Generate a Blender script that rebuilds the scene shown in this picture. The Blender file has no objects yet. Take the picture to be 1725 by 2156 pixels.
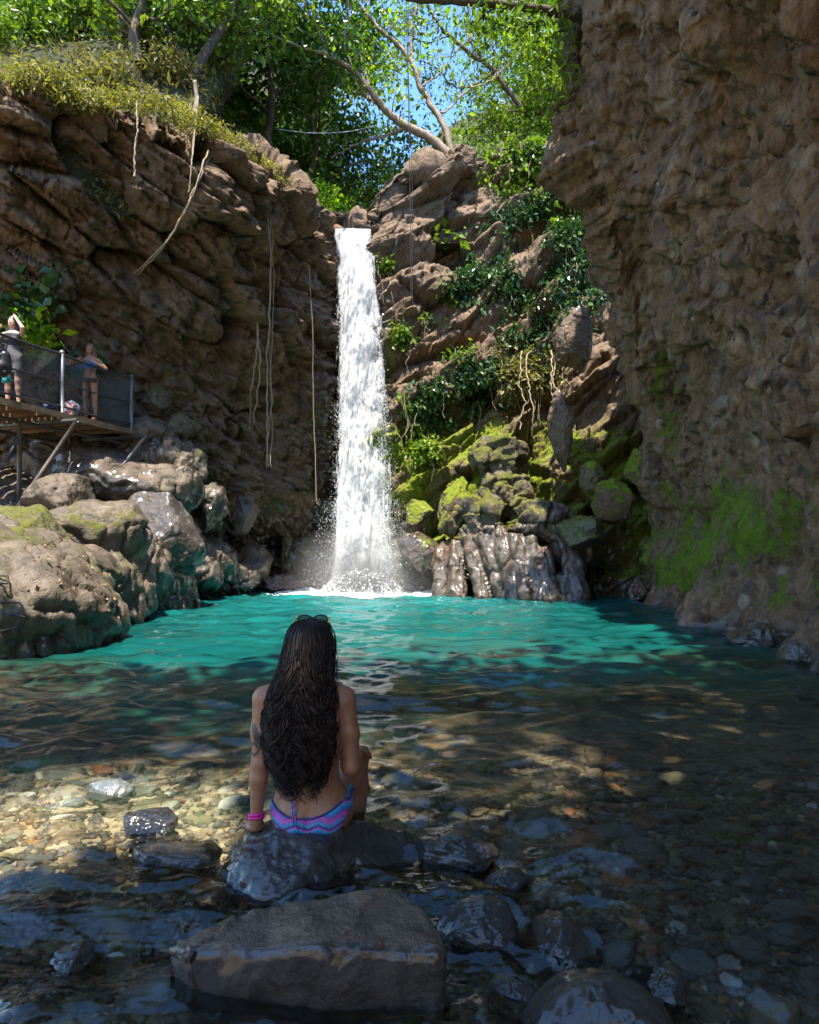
import bpy, bmesh, math, random
import numpy as np
from mathutils import Vector, Matrix, Euler
SC = bpy.context.scene
RAD = math.radians
# ------------------------------------------------------------------ camera, light, exposure
VH, FPX, CH = 1155.0, 1437.0, 1.25          # horizon row, focal length in photo pixels (1725 x 2156), eye height
cam_d = bpy.data.cameras.new('camera'); cam = bpy.data.objects.new('camera', cam_d)
SC.collection.objects.link(cam); SC.camera = cam
cam.location = (0, 0, CH); cam.rotation_euler = (RAD(90), 0, 0)
cam_d.sensor_fit = 'VERTICAL'; cam_d.sensor_height = 36; cam_d.sensor_width = 28.8
cam_d.lens = 36 * FPX / 2156; cam_d.shift_y = (VH - 1078) / 2156
cam_d.clip_start = 0.05; cam_d.clip_end = 2000
SUN = Vector((-0.08, -0.33, 0.94)).normalized()      # towards the sun: nearly overhead
SUN_EL = math.asin(SUN.z); SUN_AZ = math.atan2(SUN.x, SUN.y)
sd = bpy.data.lights.new('sun', 'SUN'); sun = bpy.data.objects.new('sun', sd); SC.collection.objects.link(sun)
sd.energy = 3.9; sd.angle = RAD(0.5); sd.color = (1.0, 0.93, 0.80)
sun.rotation_euler = SUN.to_track_quat('Z', 'Y').to_euler(); sun.location = (0, 0, 60)
W = bpy.data.worlds.new('World'); SC.world = W; W.use_nodes = True
wn, wl = W.node_tree.nodes, W.node_tree.links
sky = wn.new('ShaderNodeTexSky'); sky.sky_type = 'NISHITA'; sky.sun_disc = False
sky.sun_elevation = SUN_EL; sky.sun_rotation = SUN_AZ; sky.air_density = 1.0; sky.dust_density = 0.3; sky.ozone_density = 3.0
hsv = wn.new('ShaderNodeHueSaturation'); hsv.inputs['Saturation'].default_value = 1.15
wl.new(sky.outputs[0], hsv.inputs['Color']); wl.new(hsv.outputs[0], wn['Background'].inputs[0])
wn['Background'].inputs[1].default_value = 0.15
SC.view_settings.view_transform = 'Standard'; SC.view_settings.look = 'None'
SC.view_settings.exposure = 1.9; SC.view_settings.gamma = 1
SC.render.engine = 'CYCLES'
cy = SC.cycles
cy.max_bounces = 6; cy.diffuse_bounces = 3; cy.glossy_bounces = 3; cy.transmission_bounces = 3; cy.transparent_max_bounces = 12
cy.sample_clamp_indirect = 4.0; cy.sample_clamp_direct = 30; cy.caustics_reflective = False; cy.caustics_refractive = False
cy.use_adaptive_sampling = True; cy.adaptive_threshold = 0.015
cy.use_denoising = True
try: cy.denoiser = 'OPENIMAGEDENOISE'; cy.denoising_input_passes = 'RGB_ALBEDO_NORMAL'
except Exception: pass
# ------------------------------------------------------------------ numeric helpers
F32 = np.float32
_rg = np.random.default_rng(5)
GT = _rg.normal(size=(256, 3)); GT = (GT / np.linalg.norm(GT, axis=1)[:, None]).astype(F32)
RT = _rg.random((256, 8)).astype(F32)
def P(u, v, Y): return np.array([(u - 862.5) / FPX * Y, Y, CH - (v - VH) / FPX * Y])
def V3(*a): return np.array(a, float)
def hash3(ix, iy, iz, seed=0):
    h = (ix.astype(np.int64) * 374761393 + iy.astype(np.int64) * 668265263 + iz.astype(np.int64) * 1274126177 + seed * 974634777) & 0xffffffff
    h = ((h ^ (h >> 13)) * 1274126177) & 0xffffffff
    h = ((h ^ (h >> 16)) * 2246822519) & 0xffffffff
    return ((h ^ (h >> 15)) & 255).astype(np.int32)
def noise(p, seed=0):
    p = np.asarray(p, F32); i = np.floor(p).astype(np.int32); f = p - i
    u = f * f * f * (f * (f * 6 - 15) + 10); out = np.zeros(len(p), F32)
    for a in (0, 1):
        wx = u[:, 0] if a else 1 - u[:, 0]
        for b in (0, 1):
            wy = u[:, 1] if b else 1 - u[:, 1]
            for c in (0, 1):
                wz = u[:, 2] if c else 1 - u[:, 2]
                g = GT[hash3(i[:, 0] + a, i[:, 1] + b, i[:, 2] + c, seed)]
                out += wx * wy * wz * (g[:, 0] * (f[:, 0] - a) + g[:, 1] * (f[:, 1] - b) + g[:, 2] * (f[:, 2] - c))
    return out * 1.5
def fbm(p, octv=4, seed=0, gain=0.5, ridged=False):
    p = np.asarray(p, F32); out = np.zeros(len(p), F32); a = 1.0; s = 1.0
    for o in range(octv):
        n = noise(p * s + o * 17.3, seed + o)
        out += a * ((1 - 2 * np.abs(n)) if ridged else n); a *= gain; s *= 2.03
    return out
def worley(p, seed=0, jit=0.9):
    """returns F1, F2, random row of the nearest cell, vector from the nearest cell's point"""
    p = np.asarray(p, F32); i = np.floor(p).astype(np.int32); n = len(p)
    f1 = np.full(n, 9, F32); f2 = np.full(n, 9, F32); idr = np.zeros(n, np.int32); vec = np.zeros((n, 3), F32)
    for a in (-1, 0, 1):
        for b in (-1, 0, 1):
            for c in (-1, 0, 1):
                cx = i + np.array([a, b, c], np.int32)
                h = hash3(cx[:, 0], cx[:, 1], cx[:, 2], seed)
                d = p - (cx + 0.5 + (RT[h, :3] - 0.5) * jit)
                q = np.sqrt((d * d).sum(1))
                m = q < f1
                f2 = np.where(m, f1, np.minimum(f2, q)); f1 = np.where(m, q, f1)
                idr = np.where(m, h, idr); vec = np.where(m[:, None], d, vec)
    return f1, f2, RT[idr], vec
def facets(p, size, seed=0, tilt=0.6, crack=0.25):
    """fractured blocks: every cell is a tilted plane with its own height; narrow cracks between"""
    f1, f2, r, v = worley(p / size, seed)
    d = (r[:, 3] - 0.5) + (v * (r[:, 4:7] - 0.5) * 2 * tilt).sum(1)
    return d - crack * np.exp(-((f2 - f1) / 0.07) ** 2)
def sstep(a, b, x):
    t = np.clip((x - a) / (b - a), 0, 1); return t * t * (3 - 2 * t)
def catmull(C, n, axis):
    C = np.moveaxis(np.asarray(C, float), axis, 0); m = len(C)
    t = np.linspace(0, m - 1, n); i = np.clip(t.astype(int), 0, m - 2); f = (t - i).reshape((-1,) + (1,) * (C.ndim - 1))
    g = lambda k: C[np.clip(k, 0, m - 1)]
    p0, p1, p2, p3 = g(i - 1), g(i), g(i + 1), g(i + 2)
    r = 0.5 * (2 * p1 + (p2 - p0) * f + (2 * p0 - 5 * p1 + 4 * p2 - p3) * f ** 2 + (3 * p1 - p0 - 3 * p2 + p3) * f ** 3)
    return np.moveaxis(r, 0, axis)
def spline(pts, n): return catmull(np.array(pts, float), n, 0)
# ------------------------------------------------------------------ object helpers
def tag(o, label=None, cat=None, group=None, kind=None):
    if label: o['label'] = label
    if cat: o['category'] = cat
    if group: o['group'] = group
    if kind: o['kind'] = kind
    return o
def link(o, parent=None):
    SC.collection.objects.link(o)
    if parent is not None: o.parent = parent
    return o
def empty(name, loc=(0, 0, 0)):
    o = bpy.data.objects.new(name, None); o.location = loc; o.empty_display_size = 0.1
    return link(o)
def raw_mesh(name, verts, faces, smooth=True, attrs=None, uv=None):
    """faces: (n,4) or (n,3) int array, or list of such arrays"""
    me = bpy.data.meshes.new(name); verts = np.asarray(verts, F32)
    fl = faces if isinstance(faces, list) else [faces]
    fl = [np.asarray(f, np.int32) for f in fl if len(f)]
    loops = np.concatenate([f.ravel() for f in fl]); tot = np.concatenate([np.full(len(f), f.shape[1], np.int32) for f in fl])
    start = np.concatenate([[0], np.cumsum(tot)[:-1]]).astype(np.int32)
    me.vertices.add(len(verts)); me.vertices.foreach_set('co', verts.ravel())
    me.loops.add(len(loops)); me.loops.foreach_set('vertex_index', loops)
    me.polygons.add(len(tot)); me.polygons.foreach_set('loop_start', start)
    me.update(calc_edges=True)
    me.polygons.foreach_set('use_smooth', np.full(len(tot), bool(smooth)))
    for k, a in (attrs or {}).items():
        at = me.attributes.new(k, 'FLOAT', 'POINT'); at.data.foreach_set('value', np.asarray(a, F32))
    me.validate(); return me
def obj(name, me, mat=None, parent=None, loc=None):
    """verts given in world space are shifted to the parent's origin by the caller"""
    o = bpy.data.objects.new(name, me)
    if mat is not None and not me.materials: me.materials.append(mat)
    if loc is not None: o.location = loc
    return link(o, parent)
def grid_faces(nr, nc):
    a = np.arange(nr * nc).reshape(nr, nc)
    return np.stack([a[:-1, :-1], a[:-1, 1:], a[1:, 1:], a[1:, :-1]], -1).reshape(-1, 4)
def grid_normals(G):
    du = np.gradient(G, axis=1); dv = np.gradient(G, axis=0)
    n = np.cross(du, dv); n /= np.linalg.norm(n, axis=2)[..., None] + 1e-9
    return n
class MB:
    """collects geometry for ONE mesh"""
    def __init__(s): s.v = []; s.q = []; s.t = []; s.n = 0; s.a = []
    def add(s, v, f, a=None):
        v = np.asarray(v, float).reshape(-1, 3); f = np.asarray(f, np.int64)
        (s.q if f.shape[1] == 4 else s.t).append(f + s.n); s.v.append(v); s.n += len(v)
        s.a.append(np.full(len(v), 0.5) if a is None else np.broadcast_to(np.asarray(a, float), (len(v),)))
        return s
    def tube(s, pts, rad, sides=6, a=None, cap=True):
        pts = np.asarray(pts, float); n = len(pts); rad = np.broadcast_to(np.asarray(rad, float), (n,))
        t = np.gradient(pts, axis=0); t /= np.linalg.norm(t, axis=1)[:, None] + 1e-9
        ref = V3(0.31, 0.17, 0.93) if abs(t[:, 2]).mean() < 0.8 else V3(0.94, 0.3, 0.1)
        b = np.cross(t, ref); b /= np.linalg.norm(b, axis=1)[:, None] + 1e-9; c = np.cross(t, b)
        an = np.arange(sides) * 2 * math.pi / sides
        ring = pts[:, None] + rad[:, None, None] * (np.cos(an)[None, :, None] * b[:, None] + np.sin(an)[None, :, None] * c[:, None])
        i = np.arange(n - 1)[:, None] * sides; j = np.arange(sides)[None]; k = (j + 1) % sides
        f = np.stack([i + j, i + k, i + sides + k, i + sides + j], -1).reshape(-1, 4)
        v = ring.reshape(-1, 3); av = None
        if a is not None: av = np.repeat(np.broadcast_to(np.asarray(a, float), (n,)), sides)
        base = s.n; s.add(v, f, av)
        if cap:
            for e, off in ((0, 0), (n - 1, (n - 1) * sides)):
                fan = [[off + 0, off + q, off + q + 1] for q in range(1, sides - 1)]
                s.t.append(np.array(fan, np.int64) + base)
        return s
    def box(s, lo, hi, M=None, bev=0.0, a=None):
        lo = np.array(lo, float); hi = np.array(hi, float)
        if bev <= 0:
            v = np.array([[x, y, z] for x in (lo[0], hi[0]) for y in (lo[1], hi[1]) for z in (lo[2], hi[2])])
            f = [[0, 1, 3, 2], [4, 6, 7, 5], [0, 4, 5, 1], [2, 3, 7, 6], [0, 2, 6, 4], [1, 5, 7, 3]]
        else:
            bm = bmesh.new(); bmesh.ops.create_cube(bm, size=1)
            for q in bm.verts: q.co = Vector(((lo + hi) / 2 + np.array(q.co) * (hi - lo)))
            bmesh.ops.bevel(bm, geom=bm.edges[:], offset=bev, segments=2, affect='EDGES', profile=0.6)
            bmesh.ops.triangulate(bm, faces=bm.faces[:]); bm.verts.index_update()
            v = np.array([q.co[:] for q in bm.verts]); f = [[q.index for q in g.verts] for g in bm.faces]; bm.free()
        if M is not None: v = v @ np.array(M)[:3, :3].T + np.array(M)[:3, 3]
        return s.add(v, np.array(f), a)
    def build(s, name, mat, parent=None, smooth=True, loc=None, attr='rnd'):
        v = np.concatenate(s.v)
        if loc is not None: v = v - np.array(loc)
        elif parent is not None: v = v - np.array(parent.matrix_basis.translation)
        fl = ([np.concatenate(s.q)] if s.q else []) + ([np.concatenate(s.t)] if s.t else [])
        me = raw_mesh(name, v, fl, smooth, {attr: np.concatenate(s.a)})
        return obj(name, me, mat, parent, loc)
_ico = {}
def ico(sub):
    if sub not in _ico:
        bm = bmesh.new(); bmesh.ops.create_icosphere(bm, subdivisions=sub, radius=1); bm.verts.index_update()
        _ico[sub] = (np.array([q.co[:] for q in bm.verts]), np.array([[q.index for q in g.verts] for g in bm.faces])); bm.free()
    return _ico[sub]
def vnormals(v, f):
    n = np.zeros_like(v); t = np.cross(v[f[:, 1]] - v[f[:, 0]], v[f[:, 2]] - v[f[:, 0]])
    for k in range(f.shape[1]): np.add.at(n, f[:, k], t)
    return n / (np.linalg.norm(n, axis=1)[:, None] + 1e-9)
# ------------------------------------------------------------------ implicit surfaces: smooth unions of tapered limbs turned into ONE skin
class SDF:
    def __init__(s, lo, hi, h):
        s.h = h; s.lo = np.array(lo, float); s.n = np.ceil((np.array(hi) - s.lo) / h).astype(int) + 1
        s.d = np.full(s.n, 0.5, F32); s.ax = [s.lo[k] + np.arange(s.n[k]) * h for k in range(3)]
    def _sub(s, lo, hi, m):
        i0 = np.clip(np.floor((np.array(lo) - m - s.lo) / s.h).astype(int), 0, s.n - 1)
        i1 = np.clip(np.ceil((np.array(hi) + m - s.lo) / s.h).astype(int) + 1, 1, s.n)
        sl = tuple(slice(a, b) for a, b in zip(i0, i1))
        return sl, s.ax[0][sl[0]][:, None, None], s.ax[1][sl[1]][None, :, None], s.ax[2][sl[2]][None, None, :]
    def put(s, sl, d, k, sub=False):
        a = s.d[sl]
        if sub:
            h = np.clip(0.5 - 0.5 * (a + d) / k, 0, 1); s.d[sl] = a * (1 - h) - d * h + k * h * (1 - h)
        else:
            h = np.clip(0.5 + 0.5 * (a - d) / k, 0, 1); s.d[sl] = a * (1 - h) + d * h - k * h * (1 - h)
    def limb(s, a, b, ra, rb, k=0.02, sub=False):
        a = np.array(a, float); b = np.array(b, float); r = max(ra, rb)
        sl, X, Y, Z = s._sub(np.minimum(a, b) - r, np.maximum(a, b) + r, k * 2 + s.h * 3)
        ab = b - a; q = ab @ ab + 1e-12
        t = np.clip(((X - a[0]) * ab[0] + (Y - a[1]) * ab[1] + (Z - a[2]) * ab[2]) / q, 0, 1)
        d = np.sqrt((X - a[0] - t * ab[0]) ** 2 + (Y - a[1] - t * ab[1]) ** 2 + (Z - a[2] - t * ab[2]) ** 2) - (ra + (rb - ra) * t)
        s.put(sl, d.astype(F32), k, sub); return s
    def chain(s, pts, rads, k=0.02):
        for i in range(len(pts) - 1): s.limb(pts[i], pts[i + 1], rads[i], rads[i + 1], k)
        return s
    def ball(s, c, r, k=0.02, rot=None, sub=False):
        c = np.array(c, float); r = np.array(r, float); R_ = r.max()
        sl, X, Y, Z = s._sub(c - R_, c + R_, k * 2 + s.h * 3)
        x, y, z = X - c[0], Y - c[1], Z - c[2]
        if rot is not None:
            M = np.array(rot).T; x, y, z = (M[i][0] * x + M[i][1] * y + M[i][2] * z for i in range(3))
        q = np.sqrt((x / r[0]) ** 2 + (y / r[1]) ** 2 + (z / r[2]) ** 2)
        g = np.sqrt((x / r[0] ** 2) ** 2 + (y / r[1] ** 2) ** 2 + (z / r[2] ** 2) ** 2) + 1e-6
        s.put(sl, (q * (q - 1) / g).astype(F32), k, sub); return s
    def loft(s, rows, k=0.03):
        """rows: (z, cx, cy, half width, half depth), sorted by z"""
        r = np.array(sorted(rows)); lo = V3((r[:, 1] - r[:, 3]).min(), (r[:, 2] - r[:, 4]).min(), r[0, 0]); hi = V3((r[:, 1] + r[:, 3]).max(), (r[:, 2] + r[:, 4]).max(), r[-1, 0])
        sl, X, Y, Z = s._sub(lo, hi, k * 2 + s.h * 3)
        zz = np.linspace(r[0, 0], r[-1, 0], 120); q = spline(r, 120); zf = np.clip(Z.ravel(), r[0, 0], r[-1, 0])
        g = [np.interp(zf, q[:, 0], q[:, i])[None, None, :] for i in (1, 2, 3, 4)]
        e = np.sqrt(((X - g[0]) / g[2]) ** 2 + ((Y - g[1]) / g[3]) ** 2)
        d = (e - 1) * np.minimum(g[2], g[3])
        dz = np.maximum(r[0, 0] - Z, Z - r[-1, 0]) + 0 * d
        d = np.where(dz > 0, np.sqrt(np.maximum(d, 0) ** 2 + dz ** 2), d)
        s.put(sl, d.astype(F32), k); return s
    def mesh(s, smooth=2):
        """surface nets"""
        d = s.d; ins = d < 0; n = d.shape
        c = np.zeros(tuple(x - 1 for x in n), np.int8)
        offs = [(a, b, e) for a in (0, 1) for b in (0, 1) for e in (0, 1)]
        S = lambda o: tuple(slice(o[k], n[k] - 1 + o[k]) for k in range(3))
        for o in offs: c += ins[S(o)]
        act = np.argwhere((c > 0) & (c < 8)); idx = np.full(c.shape, -1, np.int64); idx[tuple(act.T)] = np.arange(len(act))
        acc = np.zeros((len(act), 3)); cnt = np.zeros(len(act))
        for i, o1 in enumerate(offs):
            for o2 in offs[i + 1:]:
                df = np.array(o2) - np.array(o1)
                if np.abs(df).sum() != 1: continue
                d1 = d[tuple((act + o1).T)]; d2 = d[tuple((act + o2).T)]; m = (d1 < 0) != (d2 < 0)
                t = np.where(m, d1 / np.where(m, d1 - d2, 1), 0)
                acc += np.where(m[:, None], np.array(o1) + t[:, None] * df, 0); cnt += m
        v = s.lo + (act + acc / cnt[:, None]) * s.h
        quads = []
        for ax in range(3):
            sl1 = [slice(None)] * 3; sl2 = [slice(None)] * 3; sl1[ax] = slice(0, -1); sl2[ax] = slice(1, None)
            a, b = ins[tuple(sl1)], ins[tuple(sl2)]; e = np.argwhere(a != b)
            o1, o2 = [k for k in range(3) if k != ax]
            ok = (e[:, o1] > 0) & (e[:, o2] > 0) & (e[:, o1] < n[o1] - 1) & (e[:, o2] < n[o2] - 1); e = e[ok]
            def at(p, q):
                w = e.copy(); w[:, o1] -= p; w[:, o2] -= q; return idx[tuple(w.T)]
            f = np.stack([at(1, 1), at(0, 1), at(0, 0), at(1, 0)], -1)
            fl = a[tuple(e.T)]
            if ax == 1: fl = ~fl
            f[~fl] = f[~fl][:, ::-1]; quads.append(f)
        q = np.concatenate(quads); q = q[(q >= 0).all(1)]
        for _ in range(smooth):
            a = np.zeros_like(v); k = np.zeros(len(v))
            for i in range(4):
                np.add.at(a, q[:, i], v[q[:, (i + 1) % 4]]); np.add.at(k, q[:, i], 1)
            v = 0.5 * v + 0.5 * a / np.maximum(k, 1)[:, None]
        return v, q
# ------------------------------------------------------------------ materials
class NT:
    def __init__(s, name):
        s.m = bpy.data.materials.new(name); s.m.use_nodes = True; s.t = s.m.node_tree; s.n = s.t.nodes; s.l = s.t.links
        s.b = s.n['Principled BSDF']; s.out = s.n['Material Output']; s.co = s.n.new('ShaderNodeTexCoord').outputs['Object']
    def set(s, sock, v):
        if hasattr(v, 'is_output') or isinstance(v, bpy.types.NodeSocket): s.l.new(v, sock)
        else: sock.default_value = tuple(v) + (1,) if isinstance(v, (tuple, list)) and len(v) == 3 and sock.type == 'RGBA' else v
    def noise(s, scale, detail=6, rough=0.55, stretch=None, dist=0.0, co=None):
        t = s.n.new('ShaderNodeTexNoise'); t.inputs['Scale'].default_value = scale; t.inputs['Detail'].default_value = detail
        t.inputs['Roughness'].default_value = rough; t.inputs['Distortion'].default_value = dist
        s.l.new(s.map(stretch, co), t.inputs['Vector']); return t.outputs['Fac']
    def map(s, stretch=None, co=None, rot=None):
        co = co or s.co
        if stretch is None and rot is None: return co
        m = s.n.new('ShaderNodeMapping'); s.l.new(co, m.inputs[0])
        if stretch: m.inputs['Scale'].default_value = stretch
        if rot: m.inputs['Rotation'].default_value = rot
        return m.outputs[0]
    def vor(s, scale, feature='F1', stretch=None, out='Distance', co=None):
        t = s.n.new('ShaderNodeTexVoronoi'); t.feature = feature; t.inputs['Scale'].default_value = scale
        s.l.new(s.map(stretch, co), t.inputs['Vector']); return t.outputs[out]
    def ramp(s, fac, stops, interp='LINEAR'):
        r = s.n.new('ShaderNodeValToRGB'); r.color_ramp.interpolation = interp; e = r.color_ramp.elements
        while len(e) < len(stops): e.new(0.5)
        for q, (p, c) in zip(e, stops):
            q.position = p; q.color = (c, c, c, 1) if isinstance(c, (int, float)) else tuple(c) + (1,)
        s.set(r.inputs[0], fac); return r.outputs[0]
    def mix(s, fac, a, b, mode='MIX'):
        m = s.n.new('ShaderNodeMix'); m.data_type = 'RGBA'; m.blend_type = mode
        s.set(m.inputs[0], fac); s.set(m.inputs[6], a); s.set(m.inputs[7], b); return m.outputs[2]
    def math(s, op, a, b=0.5, c=None, clamp=False):
        m = s.n.new('ShaderNodeMath'); m.operation = op; m.use_clamp = clamp; s.set(m.inputs[0], a); s.set(m.inputs[1], b)
        if c is not None: s.set(m.inputs[2], c)
        return m.outputs[0]
    def attr(s, name, out='Fac'):
        a = s.n.new('ShaderNodeAttribute'); a.attribute_name = name; return a.outputs[out]
    def bump(s, h, strength=0.5, dist=0.05, normal=None):
        b = s.n.new('ShaderNodeBump'); b.inputs['Strength'].default_value = strength; b.inputs['Distance'].default_value = dist
        s.l.new(h, b.inputs['Height'])
        if normal is not None: s.l.new(normal, b.inputs['Normal'])
        return b.outputs[0]
    def fin(s, color=None, rough=None, normal=None, **kw):
        if color is not None: s.set(s.b.inputs['Base Color'], color)
        if rough is not None: s.set(s.b.inputs['Roughness'], rough)
        if normal is not None: s.l.new(normal, s.b.inputs['Normal'])
        for k, v in kw.items(): s.set(s.b.inputs[k.replace('_', ' ')], v)
        return s.m
def sss(c):     # sRGB 0..255 -> linear
    return tuple((x / 255 / 12.92) if x / 255 <= 0.04045 else ((x / 255 + 0.055) / 1.055) ** 2.4 for x in c)
def rock_mat(name, dark, mid, light, sc=1.0, rough=0.85, bump=0.6, stretch=None, pits=0.0, clasts=0.0, moss=((0.05, 0.085, 0.008), (0.15, 0.2, 0.012))):
    t = NT(name)
    big = t.noise(0.55 * sc, 5, 0.6, stretch); med = t.noise(2.6 * sc, 8, 0.62, stretch, 0.4); fine = t.noise(22 * sc, 6, 0.7)
    c = t.ramp(med, [(0.28, dark), (0.5, mid), (0.72, light)])
    c = t.mix(t.ramp(big, [(0.35, 0), (0.65, 0.75)]), c, t.ramp(med, [(0.3, mid), (0.7, tuple(x * 1.15 for x in mid))]))
    c = t.mix(0.75, c, t.ramp(fine, [(0.25, 0.45), (0.55, 1.0), (0.8, 1.35)]), 'MULTIPLY')
    if clasts:
        vs = t.n.new('ShaderNodeTexVoronoi'); vs.inputs['Scale'].default_value = 3.4; t.l.new(t.map((1, 1, 0.75)), vs.inputs['Vector']); sp_ = t.n.new('ShaderNodeSeparateColor'); t.l.new(vs.outputs['Color'], sp_.inputs[0])
        cm = t.math('MULTIPLY', t.ramp(vs.outputs['Distance'], [(0.28, 1), (0.42, 0)]), t.ramp(sp_.outputs[1], [(0.45, 0), (0.5, 1)]))
        c = t.mix(t.math('MULTIPLY', cm, clasts), c, t.ramp(sp_.outputs[0], [(0, (0.045, 0.036, 0.028)), (0.5, (0.16, 0.12, 0.085)), (1, (0.36, 0.27, 0.18))]))
        pn = t.noise(5.5, 4, 0.7, (1, 1, 0.6), 0.6); c = t.mix(t.ramp(pn, [(0.34, 0.9), (0.42, 0)]), c, (0.022, 0.014, 0.008))  # dark pits drawn in the colour, standing in for their shade
    streak = t.noise(1.1 * sc, 5, 0.6, (3.5, 3.5, 0.35))
    c = t.mix(t.ramp(streak, [(0.52, 0), (0.68, 0.55)]), c, dark)
    c = t.mix(t.attr('rust'), c, t.ramp(fine, [(0.3, (0.10, 0.025, 0.012)), (0.7, (0.32, 0.085, 0.03))]))
    wet = t.attr('wet')
    c = t.mix(wet, c, t.mix(1.0, c, (0.33, 0.32, 0.32), 'MULTIPLY'))
    mn = t.noise(7, 8, 0.7); mf = t.math('MULTIPLY_ADD', mn, 1.6, -0.8)
    mfac = t.ramp(t.math('ADD', t.attr('moss'), mf), [(0.36, 0), (0.72, 1)])
    mc = t.ramp(t.noise(13, 6, 0.75), [(0.3, moss[0]), (0.7, moss[1])])
    c = t.mix(mfac, c, mc)
    r = t.mix(wet, (rough,) * 3, (0.16,) * 3); r = t.mix(mfac, r, (0.95,) * 3)
    h = t.math('MULTIPLY_ADD', fine, 0.35, t.math('MULTIPLY', med, 1.0))
    if pits:
        pv = t.vor(5.5, 'F1', (1, 1, 0.7)); h = t.math('MULTIPLY_ADD', t.ramp(pv, [(0.0, 1), (0.55, 0)]), pits, h)
    h = t.math('MULTIPLY_ADD', t.math('MULTIPLY', mfac, t.noise(60, 4, 0.7)), 0.6, h)
    t.set(t.b.inputs['Coat Weight'], t.math('MULTIPLY', wet, 1.0)); t.b.inputs['Coat Roughness'].default_value = 0.12
    return t.fin(c, r, t.bump(h, bump, 0.12 / sc))
M = {}
M['cliff'] = rock_mat('brown_cliff_rock', (0.036, 0.022, 0.011), (0.170, 0.104, 0.056), (0.30, 0.20, 0.118), 1.0, 0.85, 1.0)
M['cliff_r'] = rock_mat('reddish_cliff_rock', (0.045, 0.028, 0.016), (0.16, 0.102, 0.060), (0.29, 0.20, 0.13), 1.0, 0.8, 0.9, moss=((0.09, 0.13, 0.003), (0.29, 0.34, 0.006)))
M['conglom'] = rock_mat('conglomerate_rock', (0.030, 0.016, 0.007), (0.205, 0.120, 0.058), (0.38, 0.25, 0.138), 1.1, 0.9, 1.0, (1.3, 1.3, 0.6), 0.8, 0.8, ((0.08, 0.13, 0.003), (0.24, 0.33, 0.006)))
M['bank'] = rock_mat('pale_water_worn_rock', (0.032, 0.024, 0.016), (0.125, 0.092, 0.062), (0.27, 0.21, 0.15), 1.0, 0.5, 0.7, moss=((0.05, 0.055, 0.008), (0.17, 0.165, 0.018)))
M['bounce_bank'] = rock_mat('pale_bounce_gravel', (0.20, 0.15, 0.10), (0.40, 0.31, 0.21), (0.55, 0.45, 0.32), 0.8, 0.9, 0.5)  # kept pale to bounce warm sunlight onto the foreground
M['darkrock'] = rock_mat('dark_wet_rock', (0.022, 0.018, 0.015), (0.08, 0.066, 0.054), (0.17, 0.14, 0.11), 2.5, 0.25, 1.0)
def leaf_mat(name, stops, trans=0.35, rough=0.42):
    t = NT(name); c = t.ramp(t.attr('rnd'), stops)
    t.fin(c, rough); t.b.inputs['Specular IOR Level'].default_value = 0.45
    tr = t.n.new('ShaderNodeBsdfTranslucent'); t.set(tr.inputs[0], t.mix(1.0, c, (1.25, 1.35, 0.55), 'MULTIPLY'))
    mx = t.n.new('ShaderNodeMixShader'); mx.inputs[0].default_value = trans
    t.l.new(t.b.outputs[0], mx.inputs[1]); t.l.new(tr.outputs[0], mx.inputs[2]); t.l.new(mx.outputs[0], t.out.inputs[0])
    return t.m
M['leaf_mid'] = leaf_mat('mid_green_leaf', [(0, (0.035, 0.08, 0.008)), (0.5, (0.11, 0.19, 0.016)), (1, (0.24, 0.32, 0.03))], 0.45)
M['leaf_dark'] = leaf_mat('dark_green_leaf', [(0, (0.03, 0.075, 0.012)), (0.6, (0.075, 0.155, 0.025)), (1, (0.15, 0.24, 0.04))], 0.38, 0.3)
M['leaf_lime'] = leaf_mat('bright_lime_leaf', [(0, (0.09, 0.19, 0.006)), (0.5, (0.20, 0.36, 0.012)), (1, (0.36, 0.46, 0.02))], 0.5)
M['leaf_dry'] = leaf_mat('dry_olive_leaf', [(0, (0.05, 0.05, 0.015)), (0.5, (0.14, 0.13, 0.035)), (1, (0.30, 0.25, 0.08))], 0.35, 0.6)
M['leaf_grass'] = leaf_mat('yellow_green_grass', [(0, (0.08, 0.075, 0.015)), (0.5, (0.20, 0.19, 0.03)), (1, (0.40, 0.36, 0.08))], 0.4, 0.6)
M['leaf_ivy'] = leaf_mat('glossy_blue_green_leaf', [(0, (0.014, 0.04, 0.016)), (0.55, (0.045, 0.10, 0.035)), (1, (0.11, 0.17, 0.05))], 0.2, 0.25)
def simple(name, c, rough=0.6, metal=0.0, var=0.3, sc=8, bump=0.2):
    t = NT(name); n = t.noise(sc, 6, 0.65)
    col = t.mix(1.0, c, t.ramp(n, [(0.25, 1 - var), (0.75, 1 + var)]), 'MULTIPLY')
    return t.fin(col, rough, t.bump(n, bump, 0.02), Metallic=metal)
M['bark'] = simple('grey_brown_bark', (0.09, 0.062, 0.042), 0.85, 0, 0.5, 6, 0.8)
M['bark_pale'] = simple('pale_bark', (0.22, 0.165, 0.115), 0.8, 0, 0.45, 5, 0.6)
M['vine'] = simple('dry_root', (0.30, 0.23, 0.15), 0.8, 0, 0.4, 20, 0.5)
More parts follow.
